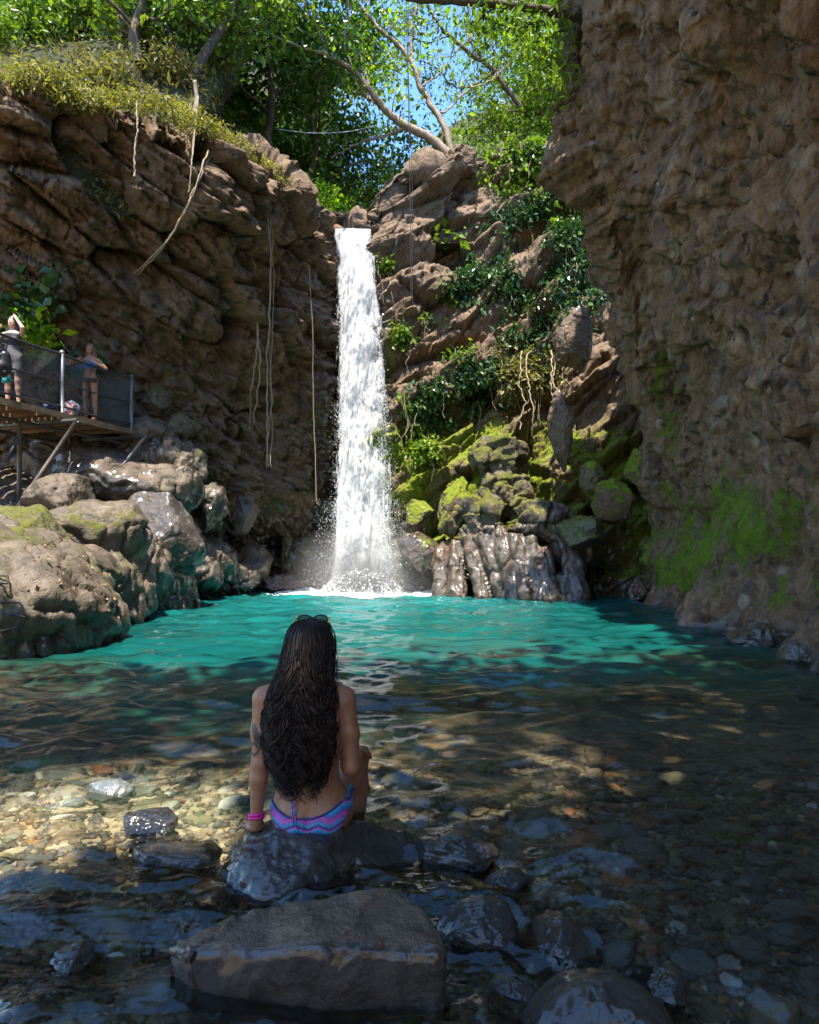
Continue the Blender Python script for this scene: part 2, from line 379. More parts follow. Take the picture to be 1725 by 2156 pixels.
# ------------------------------------------------------------------ cliffs
def tangent_attrs(G, moss=None, wet=None, rust=None):
    z = np.zeros(G.shape[0] * G.shape[1])
    return {'moss': z if moss is None else moss, 'wet': z if wet is None else wet, 'rust': z if rust is None else rust}
def make_cliff(name, ctrl, nr, nc, disp, attrs, mat, label, flip=None):
    G = catmull(catmull(np.array(ctrl, float), nr, 0), nc, 1)
    n = grid_normals(G)
    c = V3(0, 4, 3) - G
    if (n * c).sum(2).mean() < 0: n = -n
    p = G.reshape(-1, 3); nn = n.reshape(-1, 3)
    p2 = p + nn * disp(p, nn)[:, None]
    G2 = p2.reshape(nr, nc, 3); n2 = grid_normals(G2)
    if (n2 * c).sum(2).mean() < 0: n2 = -n2
    f = grid_faces(nr, nc)
    me = raw_mesh(name, p2, f, True, attrs(p2, n2.reshape(-1, 3)))
    o = obj(name, me, mat); tag(o, label, None, None, 'structure'); return o, G2
def blob(p, c, r, k=1.0):
    d = (p - np.array(c)) / np.array(r); return k * np.exp(-(d * d).sum(1))
def rot_strata(p, ax, ay, s):
    """coordinates sheared so that blocks lie along tilted beds"""
    q = np.array(p, F32).copy(); q[:, 2] = q[:, 2] + ax * q[:, 0] + ay * q[:, 1]; return q * np.array(s, F32)

# ---- left cliff: overhanging brown face between the grassy ridge and the fall
uA = [-520, -250, 0, 110, 190, 330, 430, 520, 600, 655, 690, 708, 722]
vA = [90, 140, 158, 150, 205, 214, 256, 312, 392, 450, 488, 488, 488]
YA = [12.4, 12.8, 13.2, 13.6, 14.2, 14.9, 15.7, 17.0, 18.6, 19.7, 20.3, 21.4, 23.5]
OH = [4.0, 3.8, 3.4, 3.2, 3.0, 2.9, 2.7, 2.2, 1.5, 1.0, 0.8, 0.6, 0.2]
prof = [(-0.12, 3.2), (0.0, 0.35), (0.03, -0.02), (0.18, 0.22), (0.38, 0.52), (0.58, 0.82), (0.76, 1.0)]
cA = []
for r in range(len(prof) + 3):
    row = []
    for u, v, Y, oh in zip(uA, vA, YA, OH):
        z0 = CH - (v - VH) / FPX * Y; x0 = (u - 862.5) / FPX
        zb = 3.1
        if r < len(prof):
            t, k = prof[r]; z = z0 + (zb - z0) * t / 0.76; YY = Y + (oh * k if r > 1 else k)
            if r == 0: z = z0 + 1.0; YY = Y + 3.0 * (1 if u < 640 else 0.2)
        else:
            k, z = [(1.05, 2.5), (1.5, 1.0), (1.6, -1.2)][r - len(prof)]
            YY = Y + oh * k + (1.1 if 420 < u < 715 else 0) * (k - 1) * 2.4
        row.append((x0 * YY, YY, z))
    cA.append(row)
def dispA(p, n):
    q = rot_strata(p, 0.55, -0.1, (0.62, 0.8, 1.5))
    up = sstep(6.2, 7.6, p[:, 2] + 0.35 * fbm(p * 0.7, 2, 3))
    d = 0.85 * facets(q, 1.5, 11, 0.8, 0.32) * (0.30 + 0.70 * up)
    d += 0.20 * facets(q + 3.1, 0.60, 12, 1.0, 0.34) + 0.07 * facets(q * np.array([1, 1, 1.3], F32) + 7, 0.24, 19, 1.1, 0.4)
    low = 1 - up
    f1, f2, r, v = worley(p / 0.55, 15); d += low * 0.55 * np.maximum(0, 0.55 - f1) ** 0.8 * (r[:, 3] > 0.35)
    f1, f2, r, v = worley(p / 0.23, 16); d += 0.11 * (0.5 - f1) * (0.3 + low)
    d += 0.30 * fbm(p * 0.5, 3, 17) + 0.13 * fbm(p * 2.0, 4, 18, 0.6)
    d -= blob(p, P(560, 840, 19.5), (0.9, 1.5, 1.3), 0.9) + blob(p, P(330, 730, 18.2), (1.6, 1.6, 0.8), 0.6)
    return d * sstep(-0.2, 0.5, 1.0 + 0 * d)
def attA(p, n):
    u = p[:, 0] / p[:, 1] * FPX + 862.5; v = VH - (p[:, 2] - CH) / p[:, 1] * FPX
    nz = fbm(p * 0.8, 3, 21)
    moss = 0.42 * sstep(560, 700, u) * sstep(560, 720, v) + 0.25 * nz * sstep(500, 900, v) + 0.25 * sstep(0.3, 0.8, n[:, 2]) * sstep(700, 900, v)
    moss += 0.5 * np.exp(-((u - 590) / 60) ** 2 - ((v - 1060) / 40) ** 2) - 0.12
    wet = sstep(630, 710, u) * sstep(520, 700, v) * 0.9 + sstep(1040, 1120, v) * 0.8
    return tangent_attrs(None if False else np.zeros((len(p), 1, 3)), np.clip(moss, 0, 1), np.clip(wet, 0, 1), np.clip(sstep(1.0, 0.1, p[:, 2]) * 0.5 * (nz > 0), 0, 1))
make_cliff('cliff', cA, 460, 430, dispA, attA, M['cliff'], 'brown fractured cliff on the left of the waterfall, overhanging under a grassy ridge')

# ---- dark wet slot behind the fall
cB = [[(x * 1.0, Y + dy, z) for x, Y in ((-3.8, 20.9), (-2.9, 22.0), (-2.0, 22.8), (-1.0, 22.7), (0.0, 22.9), (0.9, 23.7), (1.8, 24.6))] for z, dy in ((10.75, 4.0), (10.85, -0.9), (10.3, -0.75), (8, 0), (5, 0.2), (2.5, 0.1), (0.8, -0.4), (-1.2, -0.9))]
def dispB(p, n): return (0.45 * facets(p * np.array([1, 1, 0.6]), 0.9, 31, 0.8) + 0.25 * fbm(p * 0.9, 4, 32)) * sstep(10.7, 10.0, p[:, 2])
make_cliff('cliff', cB, 190, 130, dispB, lambda p, n: tangent_attrs(np.zeros((len(p), 1, 3)), 0.28 + 0.4 * fbm(p * 0.6, 3, 33) * (p[:, 2] < 9), np.full(len(p), 0.95), 0.5 * sstep(1.5, 0.3, p[:, 2])), M['cliff'], 'dark wet rock slot behind the falling water')

# ---- right-hand cliff beside the fall: sloping ledges
uC = [752, 778, 800, 850, 930, 1000, 1080, 1160, 1250, 1350, 1480]
vC = [488, 476, 415, 376, 368, 348, 335, 330, 290, 235, 180]
YC = [23.3, 21.7, 21.5, 21.9, 22.6, 23.4, 24.0, 24.3, 24.5, 24.8, 25.0]
YCb = [22.6, 20.9, 20.0, 19.3, 18.9, 18.7, 18.4, 18.0, 17.7, 17.4, 17.2]
cC = []
for t, k in ((-0.12, -1.2), (-0.02, -0.10), (0.0, 0.0), (0.10, 0.10), (0.28, 0.33), (0.46, 0.52), (0.62, 0.63), (0.78, 0.78), (0.90, 0.93), (1.0, 1.0)):
    row = []
    for i, (u, v, Y, Yb) in enumerate(zip(uC, vC, YC, YCb)):
        z0 = CH - (v - VH) / FPX * Y
        YY = Y + (Yb - Y) * k + (2.5 if t < -0.1 else 0); z = z0 + (-1.2 - z0) * max(t, 0) + (0.35 if t < -0.1 else 0)
        xb = (u - 862.5) / FPX * Y; xw = (u - 862.5) / FPX * Yb * (1.0 if u > 800 else 1.0)
        row.append((xb + (xw - xb) * np.clip(k, 0, 1), YY, z))
    cC.append(row)
def dispC(p, n):
    q = rot_strata(p, -0.62, 0.15, (0.8, 0.8, 1.7))
    d = 1.05 * facets(q, 2.0, 41, 0.75, 0.14) + 0.20 * facets(q + 2, 0.75, 42, 0.9, 0.25) + 0.07 * facets(q + 7, 0.28, 47, 1.0, 0.4)
    d += 0.45 * fbm(p * 0.42, 3, 43) + 0.09 * fbm(p * 2.2, 4, 44)
    f1, f2, r, v = worley(p / 0.42, 45); d += sstep(5.0, 2.5, p[:, 2]) * 0.22 * np.maximum(0, 0.6 - f1) * (r[:, 3] > 0.3)
    u = p[:, 0] / p[:, 1] * FPX + 862.5; v = VH - (p[:, 2] - CH) / p[:, 1] * FPX
    smooth = np.exp(-((u - 830) / 55) ** 2 - ((v - 420) / 60) ** 2)
    return d * (1 - 0.8 * smooth) * sstep(700, 800, u + 25)
def attC(p, n):
    u = p[:, 0] / p[:, 1] * FPX + 862.5; v = VH - (p[:, 2] - CH) / p[:, 1] * FPX
    nz = fbm(p * 0.7, 3, 51); n2 = fbm(p * 2.3, 3, 52)
    up = sstep(0.05, 0.6, n[:, 2])
    moss = sstep(800, 960, v) * (0.66 + 0.35 * up + 0.45 * nz) - 0.05
    moss += 0.55 * np.exp(-((u - 820) / 28) ** 2) * sstep(640, 700, v) * sstep(860, 790, v)
    moss = np.maximum(moss, 0.3 * np.exp(-((u - 790) / 10) ** 2) * sstep(500, 530, v))
    moss -= sstep(1090, 1180, v) * 0.35 * sstep(1400, 1250, u)
    wet = 0.9 * sstep(1080, 1200, v) + 0.8 * np.exp(-((u - 800) / 22) ** 2) * sstep(560, 700, v)
    rust = sstep(1090, 1240, v) * sstep(0.0, 0.5, nz + 0.15) * 0.8 * np.exp(-((u - 880) / 90) ** 2) + 0.7 * np.exp(-((u - 1370) / 60) ** 2 - ((v - 1245) / 22) ** 2) * sstep(-0.1, 0.3, n2)
    return tangent_attrs(np.zeros((len(p), 1, 3)), np.clip(moss, 0, 1), np.clip(wet, 0, 1), np.clip(rust, 0, 0.9))
_, GC = make_cliff('cliff', cC, 460, 400, dispC, attC, M['cliff_r'], 'sunlit reddish rock ledges right of the waterfall, mossy at the foot')

# ---- big overhanging conglomerate wall on the right
zD = [-1.2, 0.0, 0.9, 2.1, 3.3, 4.5, 5.8, 7.25, 8.2, 9.3, 10.4, 12.1, 14.0, 17.0]
farx = [5.75, 5.87, 6.2, 6.2, 5.95, 5.62, 4.88, 4.42, 4.0, 3.62, 3.42, 3.28, 3.15, 3.2]
fary = [16.6, 16.5, 16.3, 16.0, 15.7, 15.5, 15.0, 14.5, 14.2, 14.0, 13.8, 13.6, 13.4, 13.4]
lean = [0.0, 0.0, 0.30, 0.42, 0.40, 0.22, -0.10, -0.45, -0.75, -1.0, -1.2, -1.45, -1.7, -1.9]
base = [(5.42, 14.0), (5.12, 11.6), (4.72, 9.8), (4.46, 8.6), (4.42, 7.2), (4.5, 5.0), (4.7, 2.5), (5.0, -0.5), (5.4, -4.0), (5.8, -8.0)]
lk = [1.6, 1.25, 1.0, 0.95, 0.9, 0.8, 0.8, 0.8, 0.8, 0.8]
cD = []
for i, z in enumerate(zD):
    row = [(farx[i] + 3.2, fary[i] + 3.6, z), (farx[i] + 0.75, fary[i] + 1.3, z), (farx[i], fary[i], z)]
    for (bx, by), k in zip(base, lk):
        row.append((bx + lean[i] * k, by - 0.02 * z, z))
    cD.append(row)
def dispD(p, n):
    q = p * np.array([1, 1, 0.62], F32)
    d = 0.75 * fbm(q * 0.40, 3, 61) + 0.34 * fbm(q * 1.1, 4, 62, 0.55) 
    lowf = sstep(1.4, 2.6, p[:, 2] + 0.5 * fbm(p * 0.5, 2, 68)) * np.clip(0.75 + 1.1 * fbm(q * 0.55, 2, 168), 0.15, 1.5)
    f1, f2, r, v = worley(q / 0.95, 63); d += lowf * np.where(r[:, 3] > 0.66, 0.62 * np.maximum(0, 0.50 - f1) ** 0.7, 0) - lowf * np.where(r[:, 3] < 0.16, 1.0 * np.maximum(0, 0.45 - f1), 0)
    f1, f2, r, v = worley(q / 0.40, 64); d += lowf * (np.where(r[:, 3] > 0.5, 0.22 * np.maximum(0, 0.5 - f1) ** 0.8, 0) - np.where(r[:, 3] < 0.25, 0.50 * np.maximum(0, 0.42 - f1), 0))
    f1, f2, r, v = worley(p * np.array([1, 1, 0.7], F32) / 0.16, 65); d += (0.3 + 0.7 * lowf) * 0.10 * (0.45 - f1)
    d += lowf * 0.14 * fbm(p * np.array([2.2, 2.2, 0.8], F32), 3, 66, ridged=True) + 0.03 * fbm(p * 5, 3, 67)
    d += lowf * (0.34 * facets(q + 5, 1.25, 163, 0.6, 0.34) + 0.13 * facets(q + 9, 0.45, 164, 1.0, 0.3))
    d -= blob(p, P(1590, 190, 8.6), (0.7, 0.9, 0.55), 0.75)
    d += blob(p, P(1610, 760, 8.3), (0.5, 0.6, 0.45), 0.35) - 0.25 * sstep(0.7, -0.2, p[:, 2]) * fbm(p * 1.6, 3, 69)
    return d
def attD(p, n):
    u = p[:, 0] / np.maximum(p[:, 1], 1) * FPX + 862.5; v = VH - (p[:, 2] - CH) / np.maximum(p[:, 1], 1) * FPX
    nz = fbm(p * 0.55, 3, 71); n2 = fbm(p * 1.9, 3, 72)
    far = sstep(8.5, 11, p[:, 1])
    moss = sstep(3.6, 1.6, p[:, 2] + nz) * sstep(0.15, 0.6, p[:, 2]) * (0.62 + 0.55 * nz + 0.35 * n2) * (0.62 + 0.38 * far)
    moss = np.maximum(moss, 0.5 * np.exp(-((u - 1400) / 45) ** 2) * sstep(690, 780, v) * sstep(1010, 930, v) + 0.3 * nz * sstep(650, 750, v) * sstep(1480, 1400, u))
    moss = moss * (1.0 + 0.9 * fbm(p * np.array([2.6, 2.6, 0.7]), 3, 73))
    wet = 0.5 * sstep(0.35, 0.05, p[:, 2]); rust = 0.55 * sstep(1.0, 0.5, p[:, 2]) * sstep(-0.2, 0.4, n2) * sstep(11, 14, p[:, 1])
    return tangent_attrs(np.zeros((len(p), 1, 3)), np.clip(moss, 0, 1), np.clip(wet, 0, 1), np.clip(rust, 0, 0.9))
make_cliff('cliff', cD, 560, 640, dispD, attD, M['conglom'], 'shaded overhanging conglomerate wall filling the right side, mossy above the water')

# ------------------------------------------------------------------ hillsides above
def hmesh(name, xs, ys, zf, mat, label, attrs=None):
    X, Y = np.meshgrid(xs, ys); Z = zf(X, Y); p = np.stack([X, Y, Z], -1)
    me = raw_mesh(name, p.reshape(-1, 3), grid_faces(len(ys), len(xs)), True, attrs(p.reshape(-1, 3)) if attrs else None)
    return tag(obj(name, me, mat), label, None, None, 'structure')
tS = NT('leaf_litter_soil'); sn = tS.noise(1.5, 8, 0.65); sf = tS.noise(14, 8, 0.7)
M['soil'] = tS.fin(tS.mix(tS.ramp(sf, [(0.4, 0), (0.6, 1)]), tS.ramp(sn, [(0.3, (0.045, 0.04, 0.016)), (0.7, (0.13, 0.10, 0.05))]), (0.035, 0.055, 0.012)), 0.95, tS.bump(sf, 0.9, 0.25))
def hillz(X, Y):
    f = np.stack([X.ravel(), Y.ravel(), 0 * X.ravel()], -1)
    mid = 0.5 - (Y - 21) * 0.06                                   # centre line of the gully
    dl = np.maximum(0, (mid - 1.6) - X); dr = np.maximum(0, X - (mid + 1.8))
    zl = 10.9 + np.minimum(dl * 0.75, 3 + dl * 0.45) + 0.55 * np.maximum(0, Y - 21) * sstep(0, 6, dl)
    zr = 10.9 + np.minimum(dr * 1.0, 2.5 + dr * 0.45) + 0.35 * np.maximum(0, Y - 24) * sstep(0, 5, dr)
    z = np.where(dl > 0, zl, zr) + 0.05 * np.maximum(0, Y - 22)
    z = z + np.maximum(0, Y - 45) * 0.35
    z = z - 7.0 * sstep(26.6, 25.2, Y) * sstep(0.3, 1.2, X - mid - 1.0) - 2.6 * sstep(25.0, 22.5, Y) * sstep(-1.3, -2.4, X)
    return z + (0.6 * fbm(f * 0.25, 3, 81) + 0.15 * fbm(f * 1.1, 3, 82)).reshape(X.shape) * np.where((dl + dr) > 0.3, 1, 0.1)
hmesh('hillside', np.linspace(-45, 45, 200), np.concatenate([np.linspace(21.6, 32, 70), np.linspace(32.4, 80, 80)]), hillz, M['soil'], 'wooded hillside above the waterfall')
def backz(X, Y): f = np.stack([X.ravel(), Y.ravel(), 0 * X.ravel()], -1); return np.interp(-Y, [4, 7, 12, 20, 40], [-0.3, 0.6, 3.0, 8.0, 16.0]) + 0.12 * np.abs(X) + (0.6 * fbm(f * 0.5, 4, 87)).reshape(X.shape)
hmesh('added_bank', np.linspace(-26, 5.5, 120), np.linspace(-40, -4, 120), backz, M['bounce_bank'], 'unseen pale gravel bank added behind the camera to bounce light', lambda p: {'moss': np.clip(0.15 + 0.5 * fbm(p * 0.4, 3, 88), 0, 1)})  # unseen slope added behind the camera as a warm bounce surface
# the scrub slope that rises behind the left ridge
cH = []
for k, (dz, dy) in enumerate(((-0.8, 0.9), (0.7, 1.8), (2.6, 4.2), (4.8, 7.5), (8.5, 11.5), (13, 16))):
    row = []
    for u, v, Y in zip(uA[:11] + [700], vA[:11] + [488], YA[:11] + [20.6]):
        z0 = CH - (v - VH) / FPX * Y; YY = Y + dy * (1 if u < 620 else 0.6); s = np.clip((640 - u) / 260, 0.0, 1.3)
        row.append(((u - 862.5) / FPX * Y + (-0.25 * dy if u > 400 else 0), YY, z0 + dz * (0.12 + s) - (0.7 if k == 0 else 0.25)))
    cH.append(row)
GH = catmull(catmull(np.array(cH), 110, 0), 160, 1); q = GH.reshape(-1, 3); q = q + np.stack([0 * q[:, 0], 0 * q[:, 0], 0.35 * fbm(q * 0.6, 4, 85)], -1)
tag(obj('slope', raw_mesh('slope', q, grid_faces(110, 160)), M['soil']), 'dry scrubby slope rising behind the left ridge', None, None, 'structure')
GH = q.reshape(110, 160, 3)

# ------------------------------------------------------------------ left bank: water-worn shelf under the boulders
BK = SDF((-9.6, 6.2, -0.9), (-2.6, 21.6, 5.4), 0.05)
for (u, v, Y, r) in [(40, 1300, 8.9, (1.25, 1.6, 0.95)), (-120, 1260, 9.5, (1.6, 1.8, 1.3)), (105, 1215, 10.2, (0.85, 1.1, 0.7)), (205, 1125, 12.2, (0.95, 1.0, 0.58)), (225, 1250, 12.0, (0.80, 1.2, 0.85)), (150, 1300, 10.8, (0.6, 1.0, 0.75)), (330, 1250, 14.6, (0.85, 1.1, 0.9)), (285, 1190, 13.6, (0.7, 1.0, 0.8)),
        (300, 1030, 16.0, (1.35, 1.3, 0.62)), (205, 1010, 16.0, (1.0, 1.2, 0.7)), (400, 1215, 16.6, (0.75, 0.9, 0.75)), (440, 1185, 17.6, (0.7, 0.9, 0.75)), (490, 1220, 18.4, (0.7, 0.8, 0.5)), (535, 1190, 19.3, (0.5, 0.7, 0.65)), (380, 1130, 16.8, (0.7, 0.8, 0.6)), (100, 1130, 13.5, (1.4, 1.4, 0.5)), (330, 960, 17.2, (0.9, 0.9, 0.8)), (-60, 1120, 14, (2.5, 3, 0.7)), (150, 1000, 18, (2.2, 2, 1.6))]:
    BK.ball(P(u, v, Y), r, 0.14)
kv, kq = BK.mesh(2); kn = vnormals(kv, kq[:, :3])
k1 = fbm(kv * np.array([0.9, 0.9, 1.3]), 3, 191); k2 = noise(kv * 1.5 + 4, 192); k3 = noise(kv * np.array([2.6, 2.6, 3.2]), 193)
kd = 0.16 * k1 - 0.09 * np.exp(-(k2 / 0.05) ** 2) - 0.02 * np.exp(-(k3 / 0.08) ** 2) + 0.07 * facets(kv * np.array([1, 1, 1.4]), 1.3, 194, 0.8, 0.2) + 0.015 * fbm(kv * 4, 3, 195)
kd -= 0.16 * np.abs(noise(np.stack([kv[:, 0] * 4.5, kv[:, 1] * 4.5, kv[:, 2] * 0.5], -1), 196)) * sstep(1.1, 0.15, kv[:, 2])
kv = kv + kn * kd[:, None]; kn = vnormals(kv, kq[:, :3]); kns = fbm(kv * 1.1, 3, 197)
near = sstep(14.5, 11.5, kv[:, 1])
tag(obj('rock_shelf', raw_mesh('rock_shelf', kv, kq, True, {'moss': np.clip((0.16 + 0.5 * kns + 0.22 * sstep(0.2, 0.7, kn[:, 2])) * near * sstep(0.35, 0.7, kv[:, 2]), 0, 1), 'wet': np.clip(0.95 * sstep(0.55, 0.1, kv[:, 2] + 0.3 * kns) + 0.75 * (1 - near) * sstep(-0.1, 0.4, kns + 0.3 - kn[:, 2] * 0.5), 0, 1), 'rust': np.clip(0.5 * sstep(17.8, 19, kv[:, 1]) * sstep(0.8, 0.2, kv[:, 2]), 0, 1)}), M['bank']), 'sculpted bedrock bank along the left edge of the pool', None, None, 'structure')

# ------------------------------------------------------------------ pool bed
def bedz(X, Y):
    f = np.stack([X.ravel(), Y.ravel(), 0 * X.ravel()], -1)
    d = np.interp(Y, [-3, 1, 2.2, 3.2, 4.5, 6, 7.5, 9.5, 12, 18, 24], [-0.05, -0.08, -0.11, -0.14, -0.19, -0.26, -0.36, -0.55, -1.2, -2.6, -2.6])
    d = d + 0.03 * sstep(0.9, 3.0, X) * sstep(4.5, 2.5, Y)
    edge = np.minimum(sstep(-5.3, -3.6, X), sstep(6.2, 4.6, X) if True else 1)
    d = d * (0.25 + 0.75 * edge)
    return d + (0.05 * fbm(f * 1.3, 3, 95)).reshape(X.shape) + (0.018 * fbm(f * 7, 3, 96)).reshape(X.shape)
tB = NT('stony_stream_bed'); va = tB.vor(16, 'F1', out='Color'); vd = tB.vor(16, 'F1'); vb = tB.vor(42, 'F1', out='Color'); fn = tB.noise(60, 5, 0.7)
sep = tB.n.new('ShaderNodeSeparateColor'); tB.l.new(va, sep.inputs[0]); sep2 = tB.n.new('ShaderNodeSeparateColor'); tB.l.new(vb, sep2.inputs[0])
ca = tB.ramp(sep.outputs[0], [(0.0, (0.08, 0.06, 0.04)), (0.35, (0.25, 0.18, 0.11)), (0.6, (0.34, 0.235, 0.135)), (0.8, (0.22, 0.2, 0.155)), (1.0, (0.42, 0.21, 0.09))])
cb = tB.ramp(sep2.outputs[0], [(0.0, (0.09, 0.065, 0.04)), (0.5, (0.33, 0.23, 0.13)), (0.85, (0.24, 0.21, 0.155)), (0.95, (0.34, 0.19, 0.08)), (1.0, (0.45, 0.42, 0.36))])
cbed = tB.mix(tB.ramp(tB.noise(1.1, 3), [(0.42, 0), (0.58, 1)]), ca, cb); cbed = tB.mix(0.5, cbed, tB.ramp(fn, [(0.3, 0.6), (0.7, 1.3)]), 'MULTIPLY')
sunpatch_n = tB.noise(6, 6, 0.7); cbed = tB.mix(tB.attr('sunpatch'), cbed, tB.ramp(sunpatch_n, [(0.3, (0.30, 0.19, 0.08)), (0.5, (0.58, 0.47, 0.29)), (0.7, (0.78, 0.72, 0.56))]))  # gold and white of the sunlit patch painted into the bed colour
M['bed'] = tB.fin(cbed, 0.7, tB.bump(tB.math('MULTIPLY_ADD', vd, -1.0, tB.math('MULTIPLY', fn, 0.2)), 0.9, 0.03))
ysb = np.concatenate([np.linspace(-6, 0.8, 12), np.geomspace(0.9, 24, 260)])
hmesh('stream_bed', np.linspace(-14, 10, 380), ysb, bedz, M['bed'], 'stony bed under the clear shallow water', lambda p: {'sunpatch': np.clip(sstep(1.25, 0.55, ((p[:, 0] + 1.6) / 1.5) ** 2 + ((p[:, 1] - 3.45) / 0.75) ** 2 + 0.7 * fbm(p * 1.7, 3, 97)), 0, 0.85)})
# ------------------------------------------------------------------ pool surface (real waves) and its material
ys = np.concatenate([np.linspace(-5, 1.1, 10), np.geomspace(1.15, 24, 640)])
nxw = 460
tt = np.linspace(-1, 1, nxw); 
Xw = np.empty((len(ys), nxw)); Yw = np.repeat(ys[:, None], nxw, 1)
for i, y in enumerate(ys):
    w = 1.5 + 0.72 * max(y, 0.5); l = min(w, 9.5); r = min(w, 8.5); Xw[i] = np.where(tt < 0, tt * l, tt * r)
pw = np.stack([Xw.ravel(), Yw.ravel(), np.zeros(Xw.size)], -1)
def riffle(p):   # shallow fast water over the stones in front and at the left
    return np.clip(sstep(3.6, 2.7, p[:, 1]) * sstep(1.6, 0.3, p[:, 0]) + 0.35 * sstep(2.6, 2.0, p[:, 1]), 0, 1)
def wavez(p):
    s = np.array([0.75, 1.25, 1], F32)
    q = p.astype(F32) * s; warp = 0.30 * noise(q * 0.9, 5)
    q = q + np.stack([warp, warp, 0 * warp], -1)
    calm = 1 - 0.88 * sstep(0.3, 1.5, p[:, 0]) * sstep(3.9, 2.7, p[:, 1])
    z = 0.030 * noise(q * 0.8, 101) + 0.055 * noise(q * 1.6 + 3, 102) + 0.046 * noise(q * 3.2 + 7, 103) + 0.0130 * noise(q * 7.0 + 9, 112)
    z *= calm
    far = sstep(9, 17, p[:, 1]); z += far * (0.055 * noise(q * 1.5, 104) + 0.030 * noise(q * 4.0, 105))
    rf = riffle(p); d = p.astype(F32) @ np.array([[0.5, 1.9, 0], [-1.1, 2.3, 0], [0, 0, 1]], F32)
    z += rf * (0.020 * fbm(d * 1.6, 3, 106) + 0.0065 * noise(p.astype(F32) * np.array([14, 34, 1], F32), 107) + 0.0018 * noise(p.astype(F32) * np.array([50, 90, 1], F32), 108))
    pl = np.exp(-((p[:, 0] + 1.3) / 2.2) ** 2 - ((p[:, 1] - 19.4) / 1.6) ** 2)
    z += pl * 0.10 * fbm(p * 2.2, 3, 109)
    return z
zw = wavez(pw); pw[:, 2] = zw
dep = -bedz(Xw, Yw).ravel()
turb = sstep(3.5, 8.2, pw[:, 1] + 1.6 * fbm(pw * np.array([0.35, 0.8, 1]), 3, 111) - 1.3 * sstep(1.0, 4.5, pw[:, 0]) - 0.9 * sstep(-2.6, -4.6, pw[:, 0])) * 0.92
foam = 1.3 * np.exp(-((pw[:, 0] + 1.35) / 2.1) ** 2 - ((pw[:, 1] - 19.3) / 1.25) ** 2) + 0.30 * np.exp(-((pw[:, 0] + 0.2) / 3.6) ** 2 - ((pw[:, 1] - 18.6) / 1.2) ** 2)
tW = NT('pool_water')
fr = tW.n.new('ShaderNodeFresnel'); fr.inputs['IOR'].default_value = 1.42
rn = tW.noise(30, 3, 0.6, (0.6, 1.6, 1)); bmp = tW.bump(rn, 0.10, 0.01)
tW.l.new(bmp, fr.inputs['Normal'])
tr = tW.n.new('ShaderNodeBsdfTransparent'); tr.inputs[0].default_value = (0.94, 0.97, 0.93, 1)
df = tW.n.new('ShaderNodeBsdfDiffuse'); tW.l.new(bmp, df.inputs['Normal'])
tc = tW.noise(0.6, 4, 0.6, (1, 2.2, 1))
tW.set(df.inputs[0], tW.mix(tW.ramp(tW.attr('turbid'), [(0.35, 0), (0.92, 1)]), (0.022, 0.085, 0.055), tW.ramp(tc, [(0.3, (0.001, 0.030, 0.032)), (0.7, (0.004, 0.092, 0.078))])))
gl = tW.n.new('ShaderNodeBsdfGlossy'); gl.inputs['Roughness'].default_value = 0.03; tW.l.new(bmp, gl.inputs['Normal'])
rf_ = tW.n.new('ShaderNodeBsdfRefraction'); rf_.inputs['IOR'].default_value = 1.333; rf_.inputs['Roughness'].default_value = 0.0; rf_.inputs[0].default_value = (0.95, 0.98, 0.94, 1); tW.l.new(bmp, rf_.inputs['Normal'])
m0 = tW.n.new('ShaderNodeMixShader'); m0.inputs[0].default_value = 0.32; tW.l.new(tr.outputs[0], m0.inputs[1]); tW.l.new(rf_.outputs[0], m0.inputs[2])
m1 = tW.n.new('ShaderNodeMixShader'); tW.l.new(tW.attr('turbid'), m1.inputs[0]); tW.l.new(m0.outputs[0], m1.inputs[1]); tW.l.new(df.outputs[0], m1.inputs[2])
m2 = tW.n.new('ShaderNodeMixShader'); tW.l.new(fr.outputs[0], m2.inputs[0]); tW.l.new(m1.outputs[0], m2.inputs[1]); tW.l.new(gl.outputs[0], m2.inputs[2])
fd = tW.n.new('ShaderNodeBsdfDiffuse'); fd.inputs[0].default_value = (0.85, 0.88, 0.9, 1)
dcol = df.inputs[0].links[0].from_socket; tW.set(df.inputs[0], tW.mix(tW.attr('milk'), dcol, (0.012, 0.165, 0.165)))
fn_ = tW.noise(5, 6, 0.7, (1, 1.6, 1)); ff = tW.ramp(tW.math('ADD', tW.attr('foam'), tW.math('MULTIPLY_ADD', fn_, 1.8, -0.9)), [(0.42, 0), (0.60, 1)])
m3 = tW.n.new('ShaderNodeMixShader'); tW.set(m3.inputs[0], ff); tW.l.new(m2.outputs[0], m3.inputs[1]); tW.l.new(fd.outputs[0], m3.inputs[2]); tW.l.new(m3.outputs[0], tW.out.inputs[0])
M['water'] = tW.m
tag(obj('pool_water', raw_mesh('pool_water', pw, grid_faces(len(ys), nxw), True, {'turbid': turb, 'foam': np.clip(foam, 0, 1), 'milk': np.clip(np.exp(-((pw[:, 0] + 0.9) / 3.2) ** 2 - ((pw[:, 1] - 17.5) / 6.0) ** 2) * (0.8 + 0.7 * fbm(pw * np.array([0.5, 1.1, 1]), 3, 113)), 0, 1)}), M['water']), 'turquoise pool turning clear over the stones in front', None, None, 'structure')

